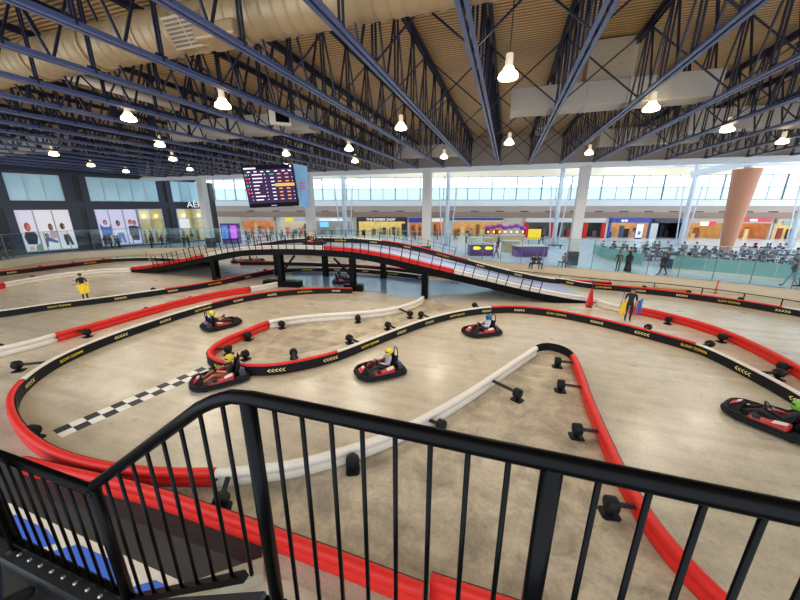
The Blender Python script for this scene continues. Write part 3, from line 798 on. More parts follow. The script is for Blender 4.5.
# ================================================================ track bridge
near_lf = [(-27.5, 32.1, 0), (-23.5, 30.8, .62), (-18, 28.75, 1.75), (-13.5, 27.1, 2.65), (-9.5, 25.65, 3.0), (-6.5, 24.9, 3.05), (-3.55, 24.2, 2.95), (-.8, 23.1, 2.65), (1.8, 22.1, 2.2), (5.2, 21.6, 1.5), (9.0, 21.25, .68), (12.0, 21.1, .14), (13.2, 21.1, 0.0)]
near_w = [latfwd(a, b) + V(0, 0, z) for a, b, z in near_lf]
npath, nidx = catmull(near_w, .35)
for p in npath: p.z = max(p.z, 0)
BWID = 5.5
def left_of(path, i):
    d = path[min(i + 1, len(path) - 1)] - path[max(i - 1, 0)]; d.z = 0; d.normalize(); return Vector((-d.y, d.x, 0))
def smoothed(vs, k=14):
    out = []
    for i in range(len(vs)):
        s_ = Vector((0, 0, 0))
        for j in range(max(0, i - k), min(len(vs), i + k + 1)): s_ += vs[j]
        out.append(s_.normalized())
    return out
nl = smoothed([left_of(npath, i) for i in range(len(npath))])
fpath = [npath[i] + nl[i] * BWID for i in range(len(npath))]
mid = npath[len(npath) // 2]
e = empty('track_bridge', (mid.x, mid.y, 0), 'black steel overpass arching between two ramps, with a wire fence', 'bridge')
n = len(npath); s = MB()
up = [Vector((p.x, p.y, p.z + .02)) for p in npath]; fu = [Vector((p.x, p.y, p.z + .02)) for p in fpath]
dn = [Vector((p.x, p.y, max(p.z - .12, .001))) for p in npath]; fd = [Vector((p.x, p.y, max(p.z - .12, .001))) for p in fpath]
vs = up + fu + dn + fd
fs = []
for i in range(n - 1):
    fs += [(i, i + 1, n + i + 1, n + i), (2 * n + i, 3 * n + i, 3 * n + i + 1, 2 * n + i + 1), (i, 2 * n + i, 2 * n + i + 1, i + 1), (n + i, n + i + 1, 3 * n + i + 1, 3 * n + i)]
s.add(vs, fs); s.build('deck', mat('smooth deck', (178, 192, 226), .2, var=.08, scale=2), e)
for path, sgn in ((npath, -1), (fpath, 1)):
    s = MB(); vs, fs = [], []
    for i, p in enumerate(path):
        o = nl[i] * sgn
        zt, zl = p.z + .06, max(p.z - .4, .0)
        vs += [Vector((p.x, p.y, zt)), Vector((p.x, p.y, zt)) + o * .12, Vector((p.x, p.y, zl)) + o * .12, Vector((p.x, p.y, zl))]
    for i in range(n - 1):
        for j in range(4): fs.append((i * 4 + j, i * 4 + (j + 1) % 4, i * 4 + 4 + (j + 1) % 4, i * 4 + 4 + j))
    s.add(vs, fs); s.build('side_beam', M['black'], e)
    g = MB()                                                    # stiffeners under the ramps
cum = [0]
for i in range(n - 1): cum.append(cum[-1] + (npath[i + 1] - npath[i]).length)
def idx_at(s_): return min(range(n), key=lambda i: abs(cum[i] - s_))
# fence posts and wires on both edges
for path, sgn in ((npath, -1), (fpath, 1)):
    lines = [[], [], []]
    s_ = 4.2 if sgn < 0 else 9.0
    end_ = cum[-1] - (3.6 if sgn < 0 else 9)
    while s_ < end_:
        i = idx_at(s_); p = path[i] + nl[i] * sgn * .06
        # each post leans square to the deck slope
        tg = (path[min(i + 1, n - 1)] - path[max(i - 1, 0)]).normalized(); nrm = Vector((0, 0, 1)) - tg * tg.z; nrm.normalize()
        b = MB(); b.bar(p, p + nrm * 1.12, .05, .05); b.build('fence_post', M['black'], e)
        for k in range(3): lines[k].append(p + nrm * (.42 + .33 * k))
        s_ += .76 if sgn < 0 else 1.5
    for k in range(3):
        b = MB(); b.tube(lines[k], .012, 5); b.build('fence_wire', M['dark'], e)
# legs
def leg(p, top, size=.42, base=True, brace=None):
    b = MB(); b.box((p.x, p.y, top / 2), (size, size, top)); lg = b.build('support_leg', M['black'], e, bevel=.02)
    if brace:
        b = MB(); b.bar(Vector((p.x, p.y, top * .42)), Vector((p.x, p.y, top - .05)) + brace, .14, .14); b.build('knee_brace', M['black'], lg)
    return lg
L1, L2, L3 = latfwd(-9.55, 25.75), latfwd(-3.6, 24.4), latfwd(1.75, 22.2)
ddir = (L2 - L1).normalized()
leg(L1, 2.6, brace=ddir * 1.3); leg(L2, 2.52, brace=-ddir * 1.5); leg(L3, 1.75)
i15 = idx_at(6.8); 
for q, top, sz in ((latfwd(-16.3, 28.3), 1.75, .5),): leg(q, top, sz)
for lf, top in (((-11.5, 30.2), 2.6), ((-6.9, 29.7), 2.75), ((-1.5, 28.9), 2.55)): leg(latfwd(*lf), top, .45)
for q, w_ in ((L1, 2.6), (L2, 1.2)):
    b = MB(); mt = Matrix.Rotation(math.atan2(ddir.y, ddir.x) + .1, 3, 'Z'); b.box((q.x, q.y + .05, .25), (w_ * 1.2, .7, .5), mtx=mt); b.build('skid_base', M['black'], e, bevel=.03)

# barriers standing on the bridge
inf = infield_mat()
for poly in ([(90, 469), (130, 473), (216, 476), (262, 473), (302, 466), (342, 455), (382, 441), (420, 424), (460, 402), (495, 379), (522, 361), (538, 353), (550, 350), (562, 352), (570, 357), (576, 370), (586, 398), (600, 430), (617, 466), (640, 505), (666, 541), (698, 577), (740, 620), (590, 650), (430, 600), (360, 570), (280, 540), (200, 511), (150, 495)],
             [(414, 305), (388, 315), (362, 319), (300, 322.5), (270, 327), (248, 334), (230, 342), (218, 350), (222, 355), (245, 358), (268, 358), (295, 355), (335, 346), (366, 335), (398, 323.5), (428, 314), (455, 308), (440, 303)]):
    s = MB(); s.add([(p.x, p.y, .004) for p in [G(x, y, 0) for x, y in poly]], [tuple(range(len(poly)))]); struct(s.build('floor_infield', inf, origin=(0, 0, 0)))
bl = MB(); bl.add([(p.x, p.y, .006) for p in [G(x, y, 0) for x, y in ((290, 272), (340, 272.5), (390, 276), (425, 280), (470, 281), (525, 285), (512, 291), (470, 294), (432, 296), (418, 299), (395, 295), (362, 289.5), (330, 288.5), (300, 285))]], [tuple(range(14))]); struct(bl.build('floor_reflection', mat('blue grey floor reflection', (138, 160, 188), .16, var=.12, scale=.7), origin=(0, 0, 0)))  # blue-grey glossy sheet stands for sky light reflected off the concrete
def shift(i0, i1, path, off):
    out = []
    for i in range(i0, i1 + 1, 4): out.append(path[i] + nl[i] * off + V(0, 0, .02))
    return out
def bridge_barrier(label, path, off, secs, belt, marks=None, scale=1.0):
    out = []
    for col, a0, a1 in secs:
        i0, i1 = idx_at(a0), idx_at(a1); ps = shift(i0, i1 - 1 if a1 < cum[-1] else i1, path, off); out.append((col, ps))
    return barrier(label, out, belt=belt, world=True, marks=marks, scale=scale)
T = cum[-1]
def s_of_lat(lat):
    best = min(range(n), key=lambda i: abs((cs * npath[i].x + sn * npath[i].y) - lat)); return cum[best]
bridge_barrier('near-side bridge barrier, red on the left ramp and crest, cream down the right ramp', npath, .2,
    [('red', s_of_lat(-27), s_of_lat(-17.5)), ('white', s_of_lat(-17.3), s_of_lat(-6.2)), ('red', s_of_lat(-6.0), s_of_lat(3.4)), ('white', s_of_lat(3.6), T)], belt=-1, scale=.7)
bridge_barrier('far-side bridge barrier with black belt, red over the crest, white down the ramp', fpath, -.2,
    [('white', s_of_lat(-27), s_of_lat(-22)), ('red', s_of_lat(-21), s_of_lat(-16)), ('white', s_of_lat(-15), s_of_lat(-3.5)), ('red', s_of_lat(-3.2), s_of_lat(4.5)), ('white', s_of_lat(4.8), T)], belt=1, marks=(18, 3.2, 0, 1))
B6 = barrier('cream barrier with red left end leading up to the left bridge ramp',
    [('red', [(-40, 291), (-15, 286)]), ('white', [(3, 282.5), (40, 276), (75, 271.5), (105, 268.6), (130, 268)])], belt=-1,
    springs=[(34, 280.5), (87, 274)])
Bq = [G(597, 299, HB) - V(0, 0, HB), G(612, 303, HB) - V(0, 0, HB), G(627, 306, HB) - V(0, 0, HB)]
barrier('short cream barrier joining the right ramp to the red barrier beside the marshal', [('white', Bq)], belt=-1, world=True)

# ---------------------------------------------------------------- handrail before the right pit wall
hp = [G(x, y, .62) for x, y in ((505, 269.5), (560, 275), (610, 280), (655, 279.8 + 3.2), (703, 288), (745, 293.5), (783, 299), (840, 309))]
e = empty('pit_handrail', (hp[3].x, hp[3].y, 0), 'low black tube handrail before the pit wall on the right', 'handrail')
path, idx = catmull(hp, .5)
b = MB(); b.tube(path, .03, 8); b.build('rail', M['black'], e)
for i in range(1, len(idx) - 1):
    p = hp[i]; b = MB(); b.bar((p.x, p.y, 0), (p.x, p.y, .62), .05, .05); b.build('post', M['black'], e)
op = [G(x, y, 0) for x, y in ((618, 290), (645, 291), (690, 294.5))]
b = MB(); b.sweep(catmull(op, .5)[0], [(.15, 0), (.15, .32), (-.15, .32), (-.15, 0)], smooth=False)
tag(b.build('orange_board', mat('orange board', (190, 112, 50), .5)), 'orange board lying between the handrail and the right-hand outer barrier', 'board')
for px, py, h, lab in ((715, 293.5, 1.0, 'red marker pole behind the right-hand outer barrier'), (147, 257, .7, 'red marker pole behind the farthest left barrier')):
    q = G(px, py, 0); b = MB(); b.tube([q, q + V(0, 0, h)], .04, 8); b.lathe([(.12, 0), (.12, .03)], q, 12)
    tag(b.build('marker_pole', M['red']), lab, 'pole')

# ---------------------------------------------------------------- glass balustrade round the pit
e = empty('glass_balustrade', edge[len(edge) // 2], 'long glass balustrade on the pit wall round the far side of the track', 'balustrade')
gl = glass_mat('balustrade glass', (.90, .965, .97), .012)
ep = [p - Vector((p.x, p.y, 0)).normalized() * -.12 for p in edge]
tot = plen(ep); k = int(tot / 2.0); prev = None
for i in range(k + 1):
    q, d = path_at(ep, tot * i / k)
    if prev is not None:
        b = MB(); a0 = prev; dd = (q - a0).normalized() * .04
        b.bar(a0 + dd + V(0, 0, 1.3), q - dd + V(0, 0, 1.3), .015, 2.54); b.build('glass_panel', gl, e)
    b = MB(); b.bar(q, q + V(0, 0, 2.6), .05, .05); b.build('post', mat('dull steel', (112, 116, 116), .4, .4), e)
    prev = q
b = MB(); b.tube([p + V(0, 0, 2.61) for p in ep], .028, 6); b.build('top_rail', M['chrome'], e)

# ================================================================ near railing, stairs and platform
RY = .913
def RP(px, py): return on_plane(px, py, Vector((0, RY, 0)), Vector((0, 1, 0)))
zt = RP(400, 434).z; 
za, zb2 = RP(240, 399), RP(95, 487)
ZR = EYE - .745
xk = RP(222, 396).x; xc = RP(93, 487).x; ZL = RP(93, 487).z
e = empty('stair_railing', (xc, RY, ZL - 1.05), 'black steel baluster railing across the foreground, stepping down to the left', 'railing')
top = []
for i in range(9):
    t = i / 8; top.append(Vector((xk + .17 * (t - .35) * 1.6, RY, 0)))
sl = (ZR - ZL) / (xk - xc)
rail = [Vector((3.2, RY, ZR)), Vector((1.2, RY, ZR)), Vector((xk + .16, RY, ZR)), Vector((xk + .05, RY, ZR - .012)), Vector((xk - .05, RY, ZR - .055)), Vector((xk - .14, RY, ZR - .14 * sl)), Vector((xc + .02, RY, ZL + .02))]
b = MB(); b.tube(rail, .031, 14); b.build('top_rail', M['black'], e)
b = MB(); b.tube([Vector((xc + .02, RY, ZL - .03)), Vector((xc - 3.6, RY, ZL - .03))], .031, 14); b.build('top_rail', M['black'], e)
def rail_z(x): return ZR if x > xk else max(ZL, ZR - (xk - x) * sl)
HR, HL, HS = 1.22, .93, 1.05
# bottom rails
for a0, a1 in ((Vector((3.2, RY, ZR - HR)), Vector((xk + .05, RY, ZR - HR))), (Vector((xk - .06, RY, ZR - HS - .04)), Vector((xc + .02, RY, ZL - HL))), (Vector((xc, RY, ZL - HL)), Vector((xc - 3.6, RY, ZL - HL)))):
    b = MB(); b.bar(a0, a1, .04, .04); b.build('bottom_rail', M['black'], e)
posts = [RP(249, 410).x, RP(549, 490).x, xc, 2 * RP(549, 490).x - RP(249, 410).x, xc - 1.28]
for x in posts:
    z1 = rail_z(x) if x > xc - .02 else ZL
    b = MB(); b.tube([(x, RY, z1 - (1.27 if x > xc + .1 else 1.05)), (x, RY, z1 - .01)], .033, 12); b.lathe([(.06, z1 - (1.28 if x > xc + .1 else 1.03)), (.06, z1 - (1.25 if x > xc + .1 else 1.0))], (x, RY, 0), 12); b.build('post', M['black'], e)
bx = []
def spread(x0, x1, k):
    for i in range(1, k): bx.append(x0 + (x1 - x0) * i / k)
spread(posts[0], posts[1], 9)
spread(posts[1], posts[3], 9)
spread(posts[3], posts[3] + .9, 7)
spread(posts[2], posts[0], 9)
spread(posts[4], posts[2], 10)
spread(posts[4] - 1.28, posts[4], 10)
for x in bx:
    z1 = rail_z(x)
    if x > xk: z0 = ZR - HR
    elif x > xc: t = (xk - x) / (xk - xc); z0 = (ZR - HS) * (1 - t) + (ZL - HL) * t
    else: z1, z0 = ZL - .03, ZL - HL
    b = MB(); b.tube([(x, RY, z0), (x, RY, z1)], .0098, 8); b.build('baluster', M['black'], e)
conc2 = mat('dark landing concrete', (44, 42, 40), .6, var=.3, scale=3, bump=.3)
zl = ZL - 1.13
s = MB(); s.box((xc - 3.0, RY - .75, zl - .15), (5.9, 1.72, .3)); struct(s.build('floor_landing', conc2))
s = MB(); s.box((xc - 3.0, RY - .02, zl + .05), (5.9, .16, .14)); kb = s.build('trim_9', mat('black kerb', (26, 26, 27), .45, var=.2), None, None, .02); struct(kb)
s = MB(); s.box((2.2, RY - 1.0, ZR - 1.36), (6.4 - 0, 2.1, .14)); s.box((xk + .12 + 3.1, RY - .02, ZR - 1.28), (6.3, .12, .06)); struct(s.build('floor_platform', conc2))
tread = mat('brown tread', (92, 72, 52), .6, var=.25, scale=4, bump=.3)
ns = 5
for i in range(ns):
    t0, t1 = i / ns, (i + 1) / ns
    x0, x1 = xk + (xc - xk) * t0, xk + (xc - xk) * t1
    z = (ZR - 1.32) - (ZR - 1.32 - zl) * (i + 1) / (ns + 0)
    s = MB(); s.box(((x0 + x1) / 2, RY - .62, z - .03), (abs(x1 - x0) + .02, 1.1, .06)); struct(s.build('stair_tread', tread))
s = MB(); s.bar((xk + .05, RY + .02, ZR - 1.3), (xc, RY + .02, zl + .02), .05, .16); struct(s.build('trim_10', M['dark']))
bolt = M['chrome']
be = [(xc - .12 - i * .13) for i in range(9)]
for i, x in enumerate(be):
    s = MB(); s.lathe([(.014, zl + .14), (.014, zl + .152), (.006, zl + .158)], (x, RY - .035, 0), 8); o = s.build('kerb_bolt', bolt, kb)
# ================================================================ people
def fabric(rgb): return mat('fabric %d %d %d' % tuple(rgb), rgb, .8, var=.15, scale=14)
def body_mesh(J, bones, cols, sub=2):
    """J: name -> (pos, radius); bones: (a, b, region); one continuous skin surface, coloured by nearest bone."""
    names = list(J); ix = {k: i for i, k in enumerate(names)}
    me = bpy.data.meshes.new('body'); me.from_pydata([J[k][0] for k in names], [(ix[a], ix[b]) for a, b, _ in bones], [])
    ob = bpy.data.objects.new('body_tmp', me); C.objects.link(ob)
    sk = ob.modifiers.new('Skin', 'SKIN'); sk.use_smooth_shade = True
    if not me.skin_vertices: me.attributes  # layer is made by the modifier below
    bm = bmesh.new(); bm.from_mesh(me); lay = bm.verts.layers.skin.verify(); bm.verts.ensure_lookup_table()
    for k in names:
        d = bm.verts[ix[k]][lay]; r = J[k][1]; d.radius = r if isinstance(r, tuple) else (r, r)
        d.use_root = (k == 'pelvis')
    bm.to_mesh(me); bm.free()
    ss = ob.modifiers.new('Sub', 'SUBSURF'); ss.levels = sub; ss.render_levels = sub
    dg = bpy.context.evaluated_depsgraph_get(); dg.update()
    out = bpy.data.meshes.new_from_object(ob.evaluated_get(dg))
    bpy.data.objects.remove(ob); bpy.data.meshes.remove(me)
    out.materials.clear()
    regs = list(cols)
    for r in regs: out.materials.append(cols[r])
    seg = [(Vector(J[a][0]), Vector(J[b][0]), regs.index(r) if r in regs else 0) for a, b, r in bones]
    for p in out.polygons:
        c = p.center; best, bi = 1e9, 0
        for a, b, r in seg:
            ab = b - a; t = max(0, min(1, (c - a).dot(ab) / max(ab.length_squared, 1e-9)))
            d = (c - a - ab * t).length
            if d < best: best, bi = d, r
        p.material_index = bi; p.use_smooth = True
    return out
def skeleton(pose, fingers=False):
    J = {}
    def j(n, p, r): J[n] = (Vector(p), r)
    if pose in ('stand', 'walk', 'hold'):
        j('pelvis', (0, 0, .95), (.15, .12)); j('spine', (0, 0, 1.12), (.135, .11)); j('chest', (0, 0, 1.33), (.165, .12)); j('neck', (.01, 0, 1.49), .055)
        j('head', (.03, 0, 1.60), (.085, .095)); j('crown', (.02, 0, 1.70), (.075, .085))
        for s, y in (('l', 1), ('r', -1)):
            j('sh' + s, (0, y * .185, 1.42), .06)
            if pose == 'hold':
                j('el' + s, (.06, y * .25, 1.16), .045); j('wr' + s, (.24, y * .16, 1.05), .034); j('hd' + s, (.30, y * .13, 1.05), (.04, .022))
            elif pose == 'walk':
                f = y * .16; j('el' + s, (-f * .8, y * .24, 1.15), .045); j('wr' + s, (f * .3 + .05, y * .24, .92), .034); j('hd' + s, (f * .5 + .08, y * .24, .84), (.04, .022))
            else:
                j('el' + s, (-.03, y * .25, 1.14), .045); j('wr' + s, (.04, y * .25, .90), .034); j('hd' + s, (.06, y * .25, .81), (.04, .022))
            f = (.30 * y if pose == 'walk' else .0)
            j('hp' + s, (0, y * .095, .88), .085); j('kn' + s, (f * .55 + .03, y * .1, .49), .062); j('an' + s, (f - .02, y * .1, .09), .045); j('to' + s, (f + .16, y * .115, .04), (.045, .035))
    elif pose == 'sit':
        j('pelvis', (0, 0, .52), (.16, .13)); j('spine', (.0, 0, .70), (.14, .11)); j('chest', (.03, 0, .92), (.165, .12)); j('neck', (.06, 0, 1.07), .055)
        j('head', (.10, 0, 1.18), (.085, .095)); j('crown', (.10, 0, 1.28), (.075, .085))
        for s, y in (('l', 1), ('r', -1)):
            j('sh' + s, (.03, y * .18, 1.0), .06); j('el' + s, (.10, y * .24, .76), .045); j('wr' + s, (.32, y * .17, .74), .034); j('hd' + s, (.40, y * .14, .75), (.04, .022))
            j('hp' + s, (.06, y * .10, .50), .088); j('kn' + s, (.45, y * .13, .50), .065); j('an' + s, (.43, y * .13, .09), .045); j('to' + s, (.60, y * .14, .04), (.045, .035))
    elif pose == 'drive':
        j('pelvis', (-.30, 0, .20), (.15, .12)); j('spine', (-.36, 0, .36), (.14, .11)); j('chest', (-.42, 0, .58), (.165, .12)); j('neck', (-.43, 0, .73), .055)
        j('head', (-.41, 0, .83), (.085, .095)); j('crown', (-.41, 0, .92), (.075, .085))
        for s, y in (('l', 1), ('r', -1)):
            j('sh' + s, (-.41, y * .18, .66), .06); j('el' + s, (-.22, y * .29, .46), .045); j('wr' + s, (.03, y * .17, .50), .034); j('hd' + s, (.11, y * .15, .52), (.04, .03))
            j('hp' + s, (-.22, y * .10, .20), .085); j('kn' + s, (.22, y * .20, .42), .062); j('an' + s, (.58, y * .17, .20), .045); j('to' + s, (.68, y * .17, .29), (.045, .035))
    bones = [('pelvis', 'spine', 'top'), ('spine', 'chest', 'top'), ('chest', 'neck', 'top'), ('neck', 'head', 'skin'), ('head', 'crown', 'skin')]
    for s in 'lr':
        bones += [('chest', 'sh' + s, 'top'), ('sh' + s, 'el' + s, 'top'), ('el' + s, 'wr' + s, 'sleeve'), ('wr' + s, 'hd' + s, 'skin'),
                  ('pelvis', 'hp' + s, 'legs'), ('hp' + s, 'kn' + s, 'legs'), ('kn' + s, 'an' + s, 'legs'), ('an' + s, 'to' + s, 'shoes')]
        if fingers:
            h = J['hd' + s][0]; w = J['wr' + s][0]; d = (h - w).normalized(); y = 1 if s == 'l' else -1
            sd = Vector((0, 0, 1)).cross(d).normalized() if abs(d.z) < .8 else Vector((0, 1, 0)).cross(d).normalized()
            dn = d.cross(sd)
            if dn.z > 0: dn = -dn
            for k, (o, l) in enumerate(((-.03, .065), (-.01, .075), (.01, .07), (.03, .055))):
                J['f%d%s' % (k, s)] = (h + sd * o + d * l * .55, .010); J['g%d%s' % (k, s)] = (h + sd * o + d * l * .7 + dn * .035, .008)
                bones += [('hd' + s, 'f%d%s' % (k, s), 'skin'), ('f%d%s' % (k, s), 'g%d%s' % (k, s), 'skin')]
            J['t0' + s] = ((h + w) / 2 + sd * .04 + d * .02, .011); J['t1' + s] = ((h + w) / 2 + sd * .055 + d * .06 + dn * .02, .009)
            bones += [('hd' + s, 't0' + s, 'skin'), ('t0' + s, 't1' + s, 'skin')]
    return J, bones
_pc = {}
def person(label, loc, heading, pose, top, legs, group=None, hair=(28, 22, 20), skin=(188, 132, 100), sleeve='top', head='hair', headcol=None, h=1.0, sub=2, fingers=False, robe=None, shoes=(30, 28, 28)):
    e = empty('person', loc, label, 'person', group, local=True, rz=heading); e.scale = (h, h, h)
    key = (pose, tuple(top), tuple(legs), tuple(skin), sleeve, sub, fingers, tuple(shoes))
    if key not in _pc:
        J, B = skeleton(pose, fingers); sm = mat('skin %d %d %d' % tuple(skin), skin, .5, var=.06); tm = fabric(top)
        _pc[key] = (body_mesh(J, B, dict(top=tm, skin=sm, sleeve=sm if sleeve == 'skin' else tm, legs=fabric(legs), shoes=fabric(shoes)), sub), J)
    me, J = _pc[key]
    b = bpy.data.objects.new('body', me); C.objects.link(b); b.parent = e
    hc = J['head'][0]; sm = mat('skin %d %d %d' % tuple(skin), skin, .5, var=.06)
    if head == 'helmet':
        hm = mat('helmet %d %d %d' % tuple(headcol), headcol, .2, var=.1, scale=6)
        s = MB(); c = hc + V(.0, 0, .05); s.ball(c, (.165, .145, .165), 16); s.ball(c + V(.05, 0, -.08), (.13, .115, .10), 14); s.bar(c + V(-.16, 0, .03), c + V(.0, 0, .168), .03, .02)
        o = s.build('helmet', hm, e)
        s = MB(); s.ball(c + V(.045, 0, .0), (.13, .138, .055), 14); s.build('visor', M['black'], o)
    else:
        # face: nose, eyes, mouth, ears
        s = MB(); s.ball(hc + V(.10, 0, .015), (.022, .016, .03), 8); s.build('nose', sm, b)
        if sub >= 2:
            for y in (-.033, .033): s = MB(); s.ball(hc + V(.083, y, .045), (.012, .014, .009), 8); s.build('eye', fabric((40, 30, 30)), b)
            for y in (-.088, .088): s = MB(); s.ball(hc + V(.0, y, .02), (.02, .012, .03), 8); s.build('ear', sm, b)
            s = MB(); s.box(hc + V(.088, 0, -.035), (.012, .045, .009)); s.build('mouth', fabric((130, 60, 56)), b)
        hm = fabric(hair)
        if head == 'cap':
            s = MB(); s.ball(hc + V(-.005, 0, .085), (.115, .108, .075), 14); s.prism([(hc.x + .06, hc.y - .075), (hc.x + .19, hc.y - .06), (hc.x + .21, hc.y), (hc.x + .19, hc.y + .06), (hc.x + .06, hc.y + .075)], hc.z + .075, hc.z + .092); s.build('cap', fabric(headcol), e)
        elif head == 'scarf':
            s = MB(); s.ball(hc + V(-.02, 0, .04), (.115, .12, .145), 14); s.lathe([(.19, -.22), (.13, -.12), (.09, -.02)], hc + V(-.02, 0, 0), 14); s.build('headscarf', fabric(headcol), e)
        else:
            s = MB(); s.ball(hc + V(-.018, 0, .07), (.108, .103, .09), 14); s.ball(hc + V(-.05, 0, .01), (.07, .095, .10), 12); s.build('hair', hm, e)
    if robe:
        s = MB(); s.lathe([(.27, .04), (.25, .3), (.2, .75), (.17, 1.05), (.2, 1.3), (.13, 1.46)], (0, 0, 0), 18, mtx=Matrix.Diagonal((.8, 1.05, 1))); s.build('robe', fabric(robe), e)
    return e
HEAD_CAM = lambda q: math.atan2(-q.y, -q.x)

# ================================================================ karts
def build_kart():
    e = empty('go_kart', (0, 0, 0), local=True)
    red, wh, bk = mat('kart red', (168, 28, 34), .4, var=.2, scale=6), M['white'], M['rubber']
    def part(nm, mb, m, par=e, bevel=0): return mb.build(nm, m, par, bevel=bevel)
    # bumper ring round the whole kart
    ring = []
    outline = [(.98, 0), (.96, .30), (.80, .55), (.45, .66), (0, .69), (-.5, .69), (-.82, .64), (-.93, .45), (-.95, 0)]
    pts = [Vector((x, y, .17)) for x, y in outline] + [Vector((x, -y, .17)) for x, y in outline[-2:0:-1]]
    cp, _ = catmull(pts + [pts[0]], .08); cp = cp[:-1]
    s = MB(); s.tube([p + V(0, 0, -.04) for p in cp], .07, 8, closed=True); s.tube([V(p.x * .97, p.y * .97, p.z + .045) for p in cp], .045, 8, closed=True); part('bumper', s, bk)
    s = MB(); s.prism([(p.x * .93, p.y * .9) for p in cp], .07, .10); part('floor_pan', s, M['dark'])
    # nose, side pods, rear cover
    s = MB(); s.add([(.9, -.34, .12), (.9, .34, .12), (.58, .42, .12), (.58, -.42, .12), (.86, -.24, .24), (.86, .24, .24), (.60, .14, .40), (.60, -.14, .40)],
                    [(0, 1, 5, 4), (4, 5, 6, 7), (1, 2, 6, 5), (3, 0, 4, 7), (2, 3, 7, 6), (3, 2, 1, 0)]); nc_ = part('nose_cone', s, bk, bevel=.03)
    s = MB(); s.poly([(.875, -.2, .238), (.875, .2, .238), (.64, .13, .395), (.64, -.13, .395)]); s.v = [p + V(.012, 0, .014) for p in s.v]; part('red_panel', s, red, nc_)
    s = MB(); s.box((.72, 0, .40), (.10, .16, .02), mtx=Matrix.Rotation(.55, 3, 'Y')); part('number_plate', s, wh)
    for sy in (1, -1):
        s = MB(); s.add([(.44, sy * .36, .12), (.42, sy * .66, .12), (-.40, sy * .68, .12), (-.46, sy * .36, .12), (.36, sy * .38, .27), (.32, sy * .60, .25), (-.42, sy * .62, .40), (-.46, sy * .36, .42)], [(0, 1, 5, 4), (1, 2, 6, 5), (2, 3, 7, 6), (3, 0, 4, 7), (4, 5, 6, 7), (3, 2, 1, 0)]); p = part('side_pod', s, red, bevel=.03)
        s = MB(); s.poly([(-.12, sy * .40, .365), (-.10, sy * .595, .338), (-.38, sy * .61, .402), (-.40, sy * .40, .418)]); part('white_stripe', s, wh, p)
        s = MB(); s.poly([(.32, sy * .42, .285), (.28, sy * .585, .268), (.12, sy * .59, .298), (.14, sy * .42, .316)]); part('black_stripe', s, bk, p)
    s = MB(); s.add([(-.62, -.5, .14), (-.62, .5, .14), (-.9, .48, .14), (-.9, -.48, .14), (-.62, -.42, .42), (-.62, .42, .42), (-.86, .38, .36), (-.86, -.38, .36)],
                    [(0, 1, 5, 4), (4, 5, 6, 7), (1, 2, 6, 5), (3, 0, 4, 7), (2, 3, 7, 6), (3, 2, 1, 0)]); part('engine_cover', s, M['dark'], bevel=.03)
    s = MB(); s.box((-.76, 0, .405), (.2, .5, .02), mtx=Matrix.Rotation(-.24, 3, 'Y')); part('rear_panel', s, mat('violet print', (96, 78, 140), .4))
    # wheels
    for x, y, r, w in ((.56, .50, .13, .13), (.56, -.50, .13, .13), (-.55, .50, .14, .19), (-.55, -.50, .14, .19)):
        s = MB(); s.lathe([(r * .6, -w / 2), (r * .92, -w / 2), (r, -w * .35), (r, w * .35), (r * .92, w / 2), (r * .6, w / 2)], (x, y * 1.08, r), 18, mtx=Matrix.Rotation(PI / 2, 3, 'X')); o = part('wheel', s, bk)
        s = MB(); s.lathe([(r * .58, -w * .52), (r * .58, w * .52)], (x, y, r), 14, mtx=Matrix.Rotation(PI / 2, 3, 'X')); part('rim', s, M['chrome'], o)
    # seat, steering, headrest hoop
    s = MB(); prof = [(-.02, .11), (-.30, .10), (-.50, .16), (-.60, .40), (-.66, .66)]
    for i in range(len(prof) - 1):
        (x0, z0), (x1, z1) = prof[i], prof[i + 1]
        s.add([(x0, -.2, z0), (x0, .2, z0), (x1, .2, z1), (x1, -.2, z1), (x0 - .02, -.2, z0 - .03), (x0 - .02, .2, z0 - .03), (x1 - .03, .2, z1 - .02), (x1 - .03, -.2, z1 - .02)],
              [(0, 1, 2, 3), (7, 6, 5, 4), (0, 4, 5, 1), (1, 5, 6, 2), (2, 6, 7, 3), (3, 7, 4, 0)])
        for sy in (.2, -.2): s.bar((x0, sy, z0 + .05), (x1, sy, z1 + .05), .04, .14)
    part('seat', s, bk)
    s = MB(); s.tube([(-.68, -.18, .3), (-.72, -.18, .85), (-.72, -.10, .98), (-.72, .10, .98), (-.72, .18, .85), (-.68, .18, .3)], .022, 8); part('headrest_hoop', s, M['black'])
    s = MB(); cw = V(.13, 0, .52); ax = Matrix.Rotation(-.95, 3, 'Y'); s.tube([cw + ax @ V(.15 * math.cos(t * PI / 10), .15 * math.sin(t * PI / 10), 0) for t in range(20)], .016, 8, closed=True)
    s.box(cw, (.26, .05, .02), mtx=ax); s.box(cw, (.05, .26, .02), mtx=ax); part('steering_wheel', s, M['black'])
    s = MB(); s.tube([cw, (.42, 0, .16)], .02, 8); s.tube([(.50, -.3, .16), (.50, .3, .16)], .018, 8); part('steering_column', s, M['dark'])
    for sy in (.17, -.17): s = MB(); s.box((.70, sy, .22), (.02, .08, .14)); part('pedal', s, M['chrome'])
    return e
kart0 = None
